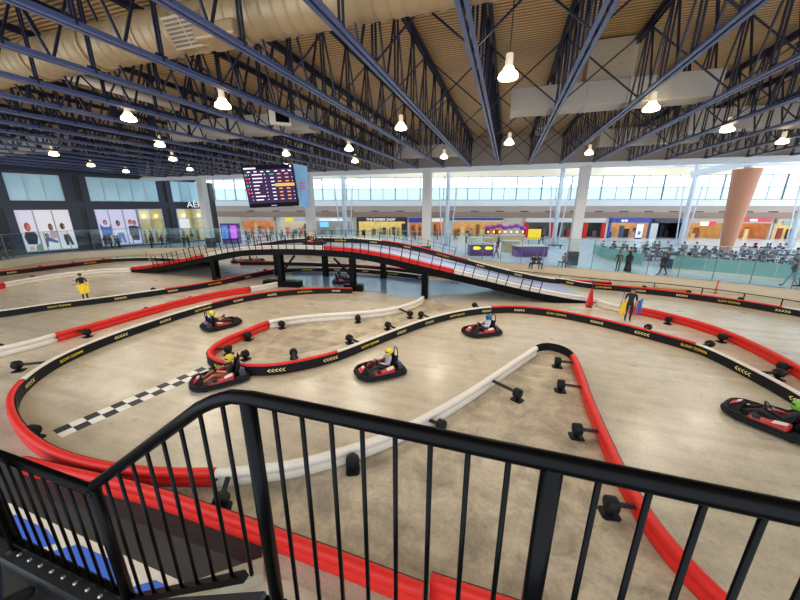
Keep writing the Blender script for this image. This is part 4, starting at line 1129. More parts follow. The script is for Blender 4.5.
def place_kart(px, py, nose_px, label, driver=None, z=0, world=None, heading=None, scale=.96):
    global kart0
    if world is None:
        q = G(px, py, z); nq = G(nose_px[0], nose_px[1], z); hd = math.atan2(nq.y - q.y, nq.x - q.x)
    else: q, hd = world, heading
    if kart0 is None: kart0 = build_kart(); e = kart0
    else: e = copy_tree(kart0)
    e.location = q; e.rotation_euler = (0, 0, hd); e.scale = (scale,) * 3
    tag(e, label, 'go-kart', 'rental go-karts')
    if driver:
        lab, top, legs, hel, skin = driver
        person(lab, q.copy(), hd, 'drive', top, legs, 'kart drivers', head='helmet', headcol=hel, skin=skin, sleeve='skin' if skin[0] > 170 else 'top', h=scale)
    return e
SKN = (190, 136, 104)
place_kart(221, 381, (198, 387), 'black and red go-kart on the checkered start line, nearest the railing corner', ('driver in black shirt and yellow helmet on the checkered line', (26, 26, 30), (168, 100, 66), (196, 172, 60), (196, 130, 92)))
place_kart(380, 372.5, (357, 377.5), 'red and black go-kart in the middle of the straight, its driver in grey', ('driver in pale grey top and yellow helmet steering the middle kart', (168, 164, 164), (40, 38, 44), (214, 190, 50), (150, 110, 90)))
place_kart(481, 333, (463, 335.5), 'red and black go-kart farthest along the straight, nearing the black-nosed bend', ('driver in white and dark clothing and blue helmet', (188, 190, 200), (34, 34, 40), (40, 96, 140), (150, 110, 90)))
place_kart(222, 326, (240, 321.5), 'black and red go-kart to the left of the red hairpin tip, heading away', ('driver in black with yellow helmet leaving the hairpin', (24, 24, 28), (60, 44, 44), (206, 196, 50), (190, 128, 96)))
place_kart(769, 424, (734, 410.5), 'black go-kart with white and red panels at the right edge of the picture', ('driver in black with lime green helmet at the right edge', (24, 24, 26), (30, 30, 34), (110, 170, 60), (140, 100, 80)), scale=1.02)
place_kart(344, 282.5, (353, 282.2), 'dark go-kart in the shade under the bridge beside the second leg', ('driver in dark clothing with black helmet in the kart under the bridge', (30, 30, 34), (30, 30, 34), (34, 34, 38), (140, 100, 80)))
ib = s_of_lat(-8.6); i_ = idx_at(ib)
qb = npath[i_] + nl[i_] * 3.6 + V(0, 0, .03); tb = npath[i_ + 1] - npath[i_ - 1]
place_kart(0, 0, None, 'pale red go-kart crossing the crest of the bridge', ('driver with sand yellow helmet on the bridge crest', (120, 60, 60), (60, 50, 50), (226, 196, 130), (190, 128, 96)), world=qb, heading=math.atan2(tb.y, tb.x))
for i, (px, py, lab) in enumerate(((240, 262.5, 'left one of the dark parked go-karts behind the bridge'), (256, 261.5, 'right one of the dark parked go-karts behind the bridge'))):
    place_kart(px, py, (px + 8, py - .6), lab)

# ---------------------------------------------------------------- marshals with flags
q = G(86, 299, 0)
person('track marshal in black cap and black uniform holding a yellow flag on the left', q, HEAD_CAM(q) + .25, 'hold', (22, 22, 25), (24, 24, 28), 'track marshals', sleeve='skin', head='cap', headcol=(30, 26, 26), fingers=True, h=1.05)
def flag(label, grip, right, col, w, h, drop, pole_dir, fold=.06, tri=False):
    e = empty('flag', grip, label, 'flag', 'marshal flags')
    b = MB(); b.tube([grip - pole_dir * .25, grip + pole_dir * .75], .014, 6); b.build('pole', M['dark'], e)
    nrm = Vector((0, 0, 1)).cross(right).normalized(); s = MB(); vs, fs = [], []
    nx, nz = 10, 10
    for i in range(nx + 1):
        for k in range(nz + 1):
            u, v = i / nx, k / nz
            ww = w * (1 - .75 * (1 - v)) if tri else w * (1 - .12 * math.sin(PI * v))
            p = grip + right * ((u - .5) * ww if tri else (u * ww)) + pole_dir * (drop * 0) + V(0, 0, .1 - v * h - .06 * math.sin(u * 5)) + nrm * (fold * math.sin(u * 9 + v * 2) * (.3 + v))
            vs.append(p)
    for i in range(nx):
        for k in range(nz): a = i * (nz + 1) + k; fs.append((a, a + nz + 1, a + nz + 2, a + 1))
    s.add(vs, fs, 0, True); c = s.build('cloth', fabric(col), e); sm = c.modifiers.new('Solid', 'SOLIDIFY'); sm.thickness = .006
    return e
cam_r = Vector((cs, sn, 0))
tc = -Vector((q.x, q.y, 0)).normalized()
flag('yellow flag held in front by the marshal on the left', q + tc * .38 + cam_r * -.42 + V(0, 0, 1.12), cam_r, (240, 196, 30), .95, .72, 0, cam_r)
q2 = G(627, 320.5, 0)
person('track marshal in black uniform standing by the right ramp between two flags', q2, HEAD_CAM(q2) + .1, 'stand', (24, 24, 27), (22, 22, 26), 'track marshals', sleeve='skin', head='cap', headcol=(34, 28, 26), fingers=True, h=1.1)
tc2 = -Vector((q2.x, q2.y, 0)).normalized()
flag('rolled yellow flag hanging from the right hand of the marshal by the ramp', q2 + tc2 * .1 - cam_r * .52 + V(0, 0, 1.05), cam_r, (222, 186, 52), .34, .8, 0, Vector((.1, 0, 1)).normalized(), .04)
flag('blue and red flag hanging at the left side of the marshal by the ramp', q2 + tc2 * .1 + cam_r * .28 + V(0, 0, 1.18), cam_r, (48, 92, 168), .42, .8, 0, Vector((-.15, 0, 1)).normalized(), .05)
s = MB(); g0 = q2 + tc2 * .14 + cam_r * .27; vs = [g0 + cam_r * (.16 + .02 * math.sin(i)) * (i % 2) + V(0, 0, 1.2 - .09 * (i // 2)) for i in range(20)]; s.add(vs, [(2 * i, 2 * i + 1, 2 * i + 3, 2 * i + 2) for i in range(9)]); tag(s.build('flag', fabric((196, 44, 60))), 'red flag rolled beside the blue one at the marshal by the ramp', 'flag', 'marshal flags')
q3 = G(589, 307, 0)
e = flag('red triangular flag standing on the floor beside the end of the right ramp', q3 + V(0, 0, 1.15), cam_r, (214, 40, 36), .5, 1.2, 0, Vector((.06, 0, 1)).normalized(), .05, True)
b = MB(); b.tube([q3, q3 + V(.05, 0, 1.3)], .018, 8); b.lathe([(.2, 0), (.2, .05), (.05, .07)], q3, 12); b.build('stand', M['dark'], e)

qj = G(-19, 578, zl + .45); qj.z = zl
person('person in blue jeans on the stair landing at the bottom left corner', qj, 1.2, 'stand', (30, 32, 40), (28, 40, 66))
# ---------------------------------------------------------------- visitors on the mall floor
R = random.Random(5)
def visitor(px, py, label, pose, top, legs, hd=None, h=1.0, **kw):
    q = G(px, py, MALL); return person(label, q, HEAD_CAM(q) + (R.uniform(-2.5, 2.5) if hd is None else hd), pose, top, legs, 'mall visitors', h=h, sub=1, **kw)
visitor(107, 249, 'visitor in black with bare forearms by the lilac posters, left of a pair', 'stand', (30, 28, 30), (34, 34, 40), sleeve='skin', head='scarf', headcol=(40, 34, 34))
visitor(112, 248.6, 'visitor in black jacket standing close beside the left pair of posters', 'stand', (22, 22, 26), (28, 28, 34))
visitor(117.5, 248.8, 'visitor in dark grey walking before the lilac poster of white top and jeans', 'walk', (52, 56, 66), (36, 40, 52))
visitor(120, 248.5, 'visitor in charcoal just behind the walker by the lilac posters', 'stand', (70, 72, 80), (44, 46, 54))
visitor(152, 248.4, 'visitor in black coat before the lit shop window on the left', 'stand', (24, 24, 28), (26, 26, 30))
visitor(163, 248, 'visitor in dark brown jacket right of the lit shop window', 'walk', (48, 40, 38), (30, 30, 36))
visitor(169, 248, 'visitor in navy with jeans before the dark pilaster', 'walk', (38, 52, 82), (60, 74, 104))
visitor(185, 248, 'visitor in charcoal left of a pair beside the first square column', 'stand', (36, 38, 44), (34, 36, 42))
visitor(189.5, 248, 'visitor in slate right of a pair beside the first square column', 'stand', (44, 48, 58), (40, 42, 50))
visitor(193, 243, 'visitor in black with dark hair beyond the first square column', 'stand', (20, 20, 24), (150, 170, 180))
visitor(4, 259.3, 'visitor in black at the far left edge behind the glass', 'walk', (28, 28, 30), (40, 40, 46))
visitor(14, 257.5, 'visitor in dark clothes before the dark far left recess', 'stand', (40, 34, 34), (30, 30, 34))
visitor(617, 271, 'man in dark jacket standing behind the glass before the teal partition', 'stand', (48, 48, 56), (70, 66, 68), 0)
visitor(627, 271.5, 'woman in black robe and headscarf behind the glass before the teal partition', 'walk', (24, 24, 28), (24, 24, 28), robe=(26, 26, 30), head='scarf', headcol=(24, 24, 28))
visitor(662, 275, 'visitor in navy walking in the gap of the teal partition', 'walk', (34, 42, 62), (40, 44, 56), -1.2, h=1.05)
visitor(789, 286.3, 'large visitor in navy coat walking by the glass at the right edge', 'walk', (36, 42, 58), (126, 136, 158), -1.5, h=1.1)
visitor(799, 286.8, 'visitor in brown beside the navy-coated one at the right edge', 'stand', (88, 66, 58), (96, 84, 78), -1.3, h=1.1)
seatcols = [((36, 40, 46), (50, 54, 62)), ((150, 150, 152), (56, 56, 66))]
def stool(px, py, label):
    q = G(px, py, MALL); e = empty('seat_bench', q, label, 'bench'); s = MB(); s.box(q + V(0, 0, .42), (1.1, .45, .08)); s.build('seat', M['dark'], e, bevel=.02)
    for dx in (-.45, .45): s = MB(); s.box(q + V(dx, 0, .19), (.06, .4, .38)); s.build('leg', M['chrome'], e)
stool(536, 268, 'dark bench under the seated pair left of the third free column'); stool(563.5, 266.5, 'dark bench under the seated visitor in grey')
visitor(533, 268.6, 'seated visitor in black leaning forward, left one on the bench', 'sit', (26, 28, 32), (34, 36, 44), -.5)
visitor(538, 268.6, 'seated visitor in dark slate, right one on the bench', 'sit', (48, 56, 64), (40, 46, 60), .4)
visitor(563.5, 267, 'seated visitor in grey top facing the track beside the dark column base', 'sit', (120, 116, 116), (60, 70, 84), 0)
far = [(247, 240), (253, 238.5), (259, 240.5), (264, 238), (271, 240), (277, 239), (283, 241), (288, 238.5), (294, 240), (241, 243), (250, 244), (268, 244), (300, 238), (407, 240), (415, 241), (437, 240), (455, 240),
       (466, 243), (470, 239), (487, 237), (541, 244), (496, 258), (498, 248.5), (543, 240), (381, 238), (390, 238), (398, 239)]
pal = [((30, 30, 36), 'black'), ((120, 60, 90), 'plum'), ((60, 80, 120), 'blue'), ((170, 166, 166), 'pale grey'), ((90, 94, 104), 'grey'), ((150, 70, 66), 'brick red'), ((196, 190, 186), 'white'), ((44, 54, 80), 'navy')]
far = sorted(far)
for i, (px, py) in enumerate(far):
    c, cn = pal[(i * 5 + 2) % 8]
    visitor(px, py, 'small distant visitor in %s top among the far shops, %s from the left' % (cn, ordinal(i + 1)), 'walk' if i % 2 else 'stand', c, (40, 42, 52))
# ================================================================ shops along the back wall
def store(p0, p1, label, frame, inner, sign=None, glow=1.2, ztop=4.25, goods=(), depth=3.5, cat='shop', floor_z=MALL):
    a0, a1 = BW.s(p0, 225), BW.s(p1, 225)
    e = empty('shopfront', BW.pt((a0 + a1) / 2, MALL, 0), label, cat, 'shops along the back wall')
    f = MB(); BW.box(f, a0, a0 + .35, MALL, ztop, -.1, .25); BW.box(f, a1 - .35, a1, MALL, ztop, -.1, .25); BW.box(f, a0, a1, ztop - .75, ztop, -.1, .25)
    f.build('frame', frame, e)
    s = MB()
    BW.box(s, a0, a1, MALL, ztop, -depth - .1, -depth); BW.box(s, a0, a0 + .1, MALL, ztop, -depth, -.1); BW.box(s, a1 - .1, a1, MALL, ztop, -depth, -.1)
    s.build('interior_wall', inner, e)
    s = MB(); BW.box(s, a0, a1, ztop - .1, ztop, -depth, -.1); s.build('ceiling_panel', emit_mat('shop ceiling light %.1f' % glow, (255, 228, 180), glow), e)
    rr = random.Random(int(p0))
    cols = goods or [(150, 90, 60), (70, 60, 70), (210, 190, 150), (120, 100, 80)]
    kx = max(3, int((a1 - a0) / 1.0))
    for i in range(kx):
        c = cols[i % len(cols)]; a = a0 + .5 + (a1 - a0 - 1.0) * (i + .5) / kx
        hh = rr.uniform(.8, 2.2)
        s = MB(); wd = (a1 - a0 - 1) / kx * .36
        dp = rr.uniform(-depth + .4, -1.0)
        BW.box(s, a - wd, a + wd, MALL, MALL + hh, dp - .25, dp)
        for k in range(3): BW.box(s, a - wd - .04, a + wd + .04, MALL + hh * (k + 1) / 3 - .03, MALL + hh * (k + 1) / 3, dp - .3, dp + .08)
        s.build('display_shelf', mat('goods %d %d %d' % tuple(c), c, .6, var=.4, scale=3, emit=.12), e)
    if sign:
        u0, u1, z0, z1, col, txt, tcol, em = sign
        sa_, sb_ = BW.s(u0, 220), BW.s(u1, 220)
        s = MB(); BW.box(s, sa_, sb_, z0, z1, .26, .36); sg = s.build('sign_board', mat('sign %d %d %d' % tuple(col), col, .4, var=.04, emit=em), e)
        if txt:
            vs, fs = text_mesh(txt, 1.0); wmax = max(v.x for v in vs) - min(v.x for v in vs); hmax = max(v.y for v in vs) - min(v.y for v in vs)
            k = min((sb_ - sa_) * .9 / wmax, (z1 - z0) * .75 / hmax)
            mid = (sa_ + sb_) / 2; zc = (z0 + z1) / 2
            ly = sum((min(v.y for v in vs), max(v.y for v in vs))) / 2
            s = MB(); s.add([BW.pt(mid + v.x * k, zc + (v.y - ly) * k, .38 + v.z) for v in vs], fs); s.build('sign_lettering', emit_mat('lettering %d %d %d' % tuple(tcol), tcol, 1.2, .02), sg)
    return e, a0, a1
warm = mat('warm interior', (206, 160, 104), .7, var=.45, scale=1.1, emit=.25)  # shop lighting put into these interior wall colours as a faint glow
cool = mat('cool interior', (150, 156, 160), .6, var=.25, scale=.8, emit=.15)
yellowi = mat('yellow lit interior', (226, 200, 132), .7, var=.45, scale=1.5, emit=.3)
orangei = mat('orange lit interior', (200, 134, 92), .7, var=.5, scale=1.2, emit=.25)
darkf, beige, bluef, whitef = mat('dark frame', (52, 42, 56), .4), mat('beige frame', (190, 172, 152), .5), mat('blue frame', (40, 70, 160), .4, emit=.1), mat('pale frame', (206, 204, 200), .4)
spans = []
def st(p0, p1, *a, **k): spans.append((p0, p1)); return store(p0, p1, *a, **k)
st(242, 276, 'open orange-lit shop at the far left of the back wall', beige, orangei, goods=[(200, 110, 60), (230, 200, 170), (120, 70, 60)])
st(279, 308, 'pale shop with a yellow sign and orange display left of the second square column', whitef, mat('pale interior'  , (206, 200, 190), .6, emit=.2), (286, 294, 3.5, 4.15, (224, 214, 60), None, None, .3), goods=[(220, 120, 40), (70, 70, 90), (160, 40, 50)])
e, a0, a1 = st(314, 354, 'glass-fronted pale shop with a lit blue screen', whitef, cool, (320, 346, 3.6, 4.0, (220, 224, 226), None, None, .5), goods=[(150, 160, 170), (180, 184, 188)])
s = MB(); BW.box(s, BW.s(320, 224), BW.s(328.5, 224), 2.4, 3.35, .0, .1); s.build('blue_screen', emit_mat('blue screen glow', (110, 190, 250), 1.3), e)
st(357, 407, 'barber shop with dark frame and yellow-lit windows', darkf, yellowi, (365, 397, 3.55, 4.2, (48, 40, 52), 'THE BARBER SHOP', (250, 250, 250), 0), goods=[(60, 52, 44), (220, 206, 160), (90, 74, 50), (200, 180, 120)])
st(408, 424, 'narrow warm-lit shop under a dark blue sign', whitef, orangei, (409, 423, 3.35, 4.2, (36, 52, 140), None, None, .15), goods=[(150, 90, 60), (230, 190, 150)])
st(431, 445, 'narrow shop with a pale sign right of the third square column', beige, orangei, (432, 443, 3.5, 4.1, (226, 222, 216), None, None, .3), goods=[(120, 70, 70), (210, 160, 120)])
st(449, 505, 'wide warm-lit shop under a thin navy sign strip', whitef, warm, (450, 503, 3.85, 4.2, (36, 46, 110), None, None, .1), goods=[(200, 150, 90), (130, 96, 60), (240, 220, 170), (90, 90, 60)])
e, a0, a1 = st(523, 607, 'wide grey glass sports shop with red pillars', mat('white lintel', (214, 210, 206), .4), mat('grey glass interior', (92, 98, 104), .35, var=.3, scale=.8), goods=[(60, 62, 70), (120, 124, 130), (150, 60, 60)], glow=.5)
for p0, p1 in ((523.5, 528), (549.5, 553), (583, 587), (601, 605)):
    s = MB(); BW.box(s, BW.s(p0, 225), BW.s(p1, 225), MALL, 3.5, .26, .45); s.build('red_pillar', M['red'], e)
e, a0, a1 = st(608.5, 651, 'shop with bright blue surround and white emblem', bluef, mat('peach interior', (214, 164, 118), .7, var=.35, scale=1.2, emit=.25), (617, 628, 3.6, 4.15, (38, 66, 156), None, None, .1), goods=[(40, 40, 46), (200, 160, 130), (70, 90, 120)])
em = MB()
for u, v in ((620.2, 0), (623.6, 0)): em.quad if False else BW.quad(em, [(BW.s(u, 220), 3.68), (BW.s(u + 3.2, 220), 3.68), (BW.s(u + 2.8, 220), 4.1), (BW.s(u + 1.6, 220), 3.95), (BW.s(u + .4, 220), 4.1)], .38)
em.build('white_emblem', emit_mat('emblem white', (255, 255, 255), 1.0, .01), e)
e2 = empty('banner_stand', BW.pt(BW.s(636, 232), MALL, 1.0), 'tall white banner standing before the blue-framed shop', 'banner')
s = MB(); BW.box(s, BW.s(632.5, 232), BW.s(639, 232), MALL + .2, 3.3, .95, 1.0); s.build('banner', mat('banner white', (226, 232, 246), .5, emit=.3), e2)
s = MB(); BW.box(s, BW.s(633, 232), BW.s(638.5, 232), MALL, MALL + .2, .8, 1.15); s.build('stand_base', M['dark'], e2)
s = MB(); BW.box(s, BW.s(634.4, 232), BW.s(637.2, 232), 1.5, 2.1, 1.0, 1.01); s.build('printed_block', mat('banner print', (120, 130, 180), .5), e2)
e, a0, a1 = st(652, 684, 'unlit shop with grey door frame and black interior', mat('slate frame', (58, 60, 72), .4), mat('black interior', (26, 26, 30), .5), goods=[(40, 40, 44)], glow=.08)
s = MB(); BW.box(s, BW.s(650, 225), BW.s(657, 225), MALL, 3.4, .26, .4); s.build('pale_door_panel', whitef, e)
st(685, 724, 'warm-lit shop with a white and red sign left of the terracotta cone', beige, warm, (700, 708, 3.1, 3.7, (236, 236, 236), None, None, .7), goods=[(150, 84, 60), (90, 60, 50), (220, 180, 120)])
s = MB(); BW.box(s, BW.s(708, 225), BW.s(714, 225), 3.05, 3.75, .3, .4); tag(s.build('sign_plate', mat('sign red', (226, 40, 60), .4, emit=.3)), 'red sign plate beside the white one left of the terracotta cone', 'sign')
st(738, 772, 'orange-panelled shop under a long red sign', beige, orangei, (742, 770, 3.75, 4.3, (206, 44, 54), None, None, .25), goods=[(214, 130, 50), (180, 90, 40), (240, 200, 140)])
s = MB(); BW.box(s, BW.s(748, 220), BW.s(755, 220), 3.85, 4.2, .37, .45); tag(s.build('sign_plate', mat('sign white', (244, 240, 240), .4, emit=.6)), 'white plate on the long red sign', 'sign')
st(773, 840, 'yellow-lit shop at the right end of the back wall', beige, yellowi, (782, 792, 3.2, 3.9, (120, 150, 140), None, None, .2), goods=[(60, 50, 50), (200, 160, 110), (150, 60, 60)])
# wall piers between shops
pw2 = MB(); prev = 196
for p0, p1 in spans + [(1010, 1010)]:
    if p0 - prev > .5: BW.box(pw2, BW.s(prev, 225), BW.s(p0, 225), MALL, 4.25, -.5, 0)
    prev = p1
struct(pw2.build('wall_back_lower', M['cream']))
# dark recess at the corner of the two walls
s = MB(); q = at_depth(213, 240, 52)
for px, w_ in ((214.5, 1.6),): 
    q = G(px, 242.5, MALL); s.box(q + V(0, 0, 4.4), (w_, 1.0, 8.8), mtx=Matrix.Rotation(YAW, 3, 'Z'))
struct(s.build('wall_corner', blackp))

# left wall: lit shop windows
def leftstore(p0, p1, label, k):
    a0, a1 = LW.s(p0, 211), LW.s(p1, 211)
    e = empty('shop_window', LW.pt((a0 + a1) / 2, MALL, .1), label, 'shop window')
    s = MB(); LW.box(s, a0, a1, 1.1, 5.8, .01, .06); s.build('back_panel', yellowi, e)
    s = MB()
    for j in range(k + 1): a = a0 + (a1 - a0) * j / k; LW.box(s, a - .05, a + .05, 1.0, 5.9, .04, .6)
    for z in (1.05, 4.4, 5.85): LW.box(s, a0, a1, z - .05, z + .05, .04, .6)
    s.build('frame', mull, e)
    s = MB(); LW.quad(s, [(a0, 1.1), (a1, 1.1), (a1, 5.8), (a0, 5.8)], .58); s.build('pane', glass_mat('shop glass', (.92, .95, .95), .08), e)
    rr = random.Random(int(p0))
    for j in range(k * 2):
        a = a0 + (a1 - a0) * (j + .5) / (k * 2); s = MB(); c = LW.pt(a, 1.1, .32); hh = 1.75
        s.lathe([(.22, .0), (.16, .7), (.13, 1.0), (.2, 1.35), (.08, 1.5), (.05, 1.55), (.1, 1.66), (.09, 1.78), (.02, 1.84)], c, 12)
        s.build('mannequin', fabric([(120, 110, 90), (60, 70, 80), (170, 120, 60), (180, 170, 160)][j % 4]), e)
    for j in range(k):
        a = a0 + (a1 - a0) * (j + .5) / k; s = MB(); s.ball(LW.pt(a, 4.9, .3), .16, 10); s.build('spot_lamp', emit_mat('shop bulb', (255, 220, 150), 6), e)
    return e, a0, a1
leftstore(136.3, 160, 'yellow-lit shop window with mannequins right of the posters', 2)
e, a0, a1 = leftstore(175, 204, 'yellow-lit shop window with a white poster, nearest the first square column', 2)
s = MB(); LW.box(s, LW.s(179, 230), LW.s(189, 230), 3.0, 4.4, .62, .66); s.build('white_poster', mat('poster white', (236, 236, 240), .5, emit=.4), e)
vs, fs = text_mesh('AÉRO', 1.0)
sl0 = LW.s(187, 206); k = 1.35
s = MB(); s.add([LW.pt(sl0 + (v.x + 1.2) * k * .95, 6.05 + (v.y + .35) * k * .9, .3 + v.z) for v in vs], fs)
tag(s.build('shop_lettering', emit_mat('white lettering', (240, 246, 255), 1.0, .02)), 'large white letters over the shop window beside the first square column', 'sign')

# ================================================================ hanging scoreboard
D = 25.0
tl, tr, bl, br = at_depth(241, 166, D), at_depth(292.5, 163.5, D), at_depth(250, 208, D + .5), at_depth(300.5, 207, D + .5)
rx = (tr - tl).normalized(); ry = (bl - tl); Wd, Ht = (tr - tl).length, ry.length; ry.normalize(); rn = ry.cross(rx).normalized()
if rn.dot(-tl) < 0: rn = -rn
e = empty('scoreboard', ((tl + br) / 2).to_tuple()[:2] + (bl.z,), 'hanging scoreboard with purple lap time screen and blue side panel', 'scoreboard')
def S(u, v, d=0): return tl + rx * (u * Wd) + ry * (v * Ht) + rn * d
def sq(mb, u0, u1, v0, v1, d): mb.poly([S(u0, v0, d), S(u1, v0, d), S(u1, v1, d), S(u0, v1, d)])
def sbox(mb, u0, u1, v0, v1, d0, d1):
    vs = [S(u, v, d) for u in (u0, u1) for v in (v0, v1) for d in (d0, d1)]
    mb.add(vs, [(0, 1, 3, 2), (4, 6, 7, 5), (0, 4, 5, 1), (2, 3, 7, 6), (0, 2, 6, 4), (1, 5, 7, 3)])
s = MB(); sbox(s, 0, 1, 0, 1, -.3, 0); s.build('case', M['black'], e)
s = MB(); sq(s, .02, .98, .02, .90, .012); scr = s.build('screen', emit_mat('screen purple', (72, 52, 92), .9, .1), e)
s = MB(); sq(s, .02, .98, .02, .1, .016); s.build('title_bar', emit_mat('screen dark', (30, 26, 38), .8), scr)
glyph = emit_mat('screen text white', (240, 236, 240), 1.3, .02); amber = emit_mat('screen amber', (250, 176, 90), 1.2, .05); grn = emit_mat('screen green', (60, 200, 130), 1.1); redm = emit_mat('screen red', (226, 60, 70), 1.1)
w_ = MB(); sq(w_, .03, .27, .05, .085, .02); sq(w_, .93, .965, .03, .075, .02)
for u in (.12, .25, .38, .5, .65, .8, .92): sq(w_, u - .03, u + .03, .135, .16, .02)
am, gr, rd = MB(), MB(), MB()
wid = [.2, .2, .18, .12, .09, .1, .2, .15]
for r in range(8):
    v = .215 + r * .085
    u0 = .03
    if r in (0, 3): sq(gr, u0, u0 + .045, v - .018, v + .022, .02)
    elif r < 6: sq(rd, u0, u0 + .045, v - .018, v + .022, .02)
    sq(w_, .17, .17 + wid[r], v - .012, v + .014, .02); sq(w_, .1, .115, v - .01, v + .01, .02); sq(w_, .41, .43, v - .01, v + .01, .02)
    for u in (.56, .7, .85):
        if r == 3 and u > .6: continue
        (sq(gr, u - .045, u + .04, v - .012, v + .012, .02) if (r == 0 and u < .6) else sq(w_ if u < .6 else am, u - .035, u + .035, v - .012, v + .012, .02))
    if r != 3: sq(rd if r % 4 == 0 else w_, .945, .96, v - .01, v + .01, .02)
sq(am, .6, .98, .435, .505, .02)
sq(w_, .45, .56, .955, .965, .02)
w_.build('white_figures', glyph, scr); am.build('amber_figures', amber, scr); gr.build('green_figures', grn, scr); rd.build('red_figures', redm, scr)
# blue side panel, turned away
tr2, br2 = at_depth(307, 166, D + 1.6), at_depth(309.5, 207, D + 2.0)
s = MB(); s.poly([tr + rx * .02, tr2, br2, br + rx * .02]); sp = s.build('side_panel', emit_mat('blue panel', (128, 168, 208), .75, .4, .6), e)
d_ = (tr2 - tr); s = MB()
c0 = (tr + tr2 + br + br2) / 4 + rn * .03 + (tr - tr2).cross(ry).normalized() * 0
for z in (0, 1, 2): s.bar(c0 - d_ * .18 + V(0, 0, .22 - z * .2), c0 + d_ * .18 + V(0, 0, .28 - z * .2), .05, .09)
s.build('red_emblem', emit_mat('emblem red', (200, 90, 110), .8), sp)
for u in (.2, .8):
    p = S(u, 0, -.15); s = MB(); s.tube([p, (p.x, p.y, 10.2)], .04, 8); s.build('hanger_rod', M['dark'], e)

# ================================================================ kiosks, games and teal partition on the mall floor
def kiosk(px, py, w, d, h, body, top, label, name='kiosk', extra=None):
    q = G(px, py, MALL); e = empty(name, q, label, 'kiosk'); mt = Matrix.Rotation(YAW, 3, 'Z')
    s = MB(); s.box(q + V(0, 0, h * .5), (w, d, h), mtx=mt); s.build('counter', body, e, bevel=.03)
    s = MB(); s.box(q + V(0, 0, h + .04), (w + .15, d + .15, .08), mtx=mt); s.build('counter_top', top, e)
    if extra: extra(e, q, mt, w, d, h)
    return e
purple = mat('purple panel', (98, 58, 120), .4, var=.1)
def ex1(e, q, mt, w, d, h):
    for sx in (-1, 1):
        s = MB(); s.ball(q + mt @ V(sx * w * .25, -d / 2 - .05, h * .72), (w * .2, .08, .2), 12); s.build('yellow_lamp', emit_mat('yellow glow', (250, 226, 60), 1.3), e)
    s = MB(); s.box(q + mt @ V(0, 0, h + .75), (w * .95, d * .9, .12), mtx=mt); s.build('canopy', M['white'], e, bevel=.04)
    for sx in (-1, 1):
        for sy in (-1, 1): s = MB(); s.tube([q + mt @ V(sx * w * .45, sy * d * .4, h), q + mt @ V(sx * w * .42, sy * d * .38, h + .72)], .04, 6); s.build('canopy_post', M['chrome'], e)
kiosk(480, 255, 2.7, 1.4, 1.25, purple, M['white'], 'white-roofed kiosk with two glowing yellow lamps behind the right ramp', extra=ex1)
kiosk(510, 252, 1.9, 1.2, 1.35, mat('tan panel', (196, 178, 140), .5), M['white'], 'tan kiosk counter between the yellow-lamped kiosk and the purple counter')
kiosk(529, 256, 3.6, 1.3, 1.15, purple, M['white'], 'long purple kiosk counter below the yellow sign board')
def ex2(e, q, mt, w, d, h):
    for i in range(7):
        a = (i - 3) * w / 6.5
        s = MB(); s.ball(q + mt @ V(a, -.1 + .15 * (i % 2), h + 1.15 + .15 * (i % 3)), (.55, .5, .32), 12); s.build('purple_dome', mat('purple canopy', (150, 46, 160), .5, var=.2), e)
        s = MB(); s.tube([q + mt @ V(a, 0, h), q + mt @ V(a, 0, h + 1.1)], .03, 6); s.build('stem', M['chrome'], e)
        s = MB(); s.ball(q + mt @ V(a, -.3, h + .55), .12, 8); s.build('warm_bulb', emit_mat('warm bulb', (255, 206, 140), 3), e)
kiosk(504, 241.5, 6.0, 1.2, 1.0, mat('warm counter', (204, 166, 120), .5, emit=.1), M['white'], 'warm-lit stall topped with purple domes before the blank wall section', extra=ex2)
q = G(533, 247, MALL); e = empty('sign_stand', q, 'bright yellow sign board standing before the red-pillared shop', 'sign')
s = MB(); s.box(q + V(0, 0, 1.75), (1.75, .1, 1.4), mtx=Matrix.Rotation(YAW, 3, 'Z')); s.build('board', mat('yellow board', (244, 206, 40), .5, emit=.25), e)
for sx in (-.7, .7): s = MB(); s.tube([q + cam_r * sx, q + cam_r * sx + V(0, 0, 1.1)], .04, 6); s.build('leg', M['dark'], e)
q = G(554, 248.5, MALL); e = empty('seat_bench', q, 'dark bench behind the glass left of the dark column base', 'bench')
s = MB(); s.box(q + V(0, 0, .45), (2.0, .6, .1), mtx=Matrix.Rotation(YAW, 3, 'Z')); s.build('seat', M['dark'], e)
for sx in (-.8, .8): s = MB(); s.box(q + cam_r * sx + V(0, 0, .2), (.1, .5, .4)); s.build('leg', M['dark'], e)
for px, col, lab in ((227.5, (70, 120, 200), 'arcade cabinet with a glowing blue screen beside the dark corner'), (236, (190, 90, 220), 'arcade cabinet with a glowing violet screen')):
    q = at_depth(px, 238, 50); q.z = MALL; e = empty('arcade_cabinet', q, lab, 'arcade machine'); mt = Matrix.Rotation(YAW, 3, 'Z')
    s = MB(); s.box(q + V(0, 0, 1.5), (1.25, .9, 3.0), mtx=mt); s.build('case', mat('cabinet purple', (92, 44, 130), .4, emit=.15), e, bevel=.04)
    s = MB(); s.box(q + mt @ V(0, -.47, 1.75), (.95, .04, 1.9), mtx=mt); s.build('screen', emit_mat('arcade %d' % col[0], col, 1.2, .4, 2), e)
    s = MB(); s.box(q + mt @ V(0, -.55, .7), (1.0, .2, .12), mtx=mt); s.build('control_panel', M['black'], e)
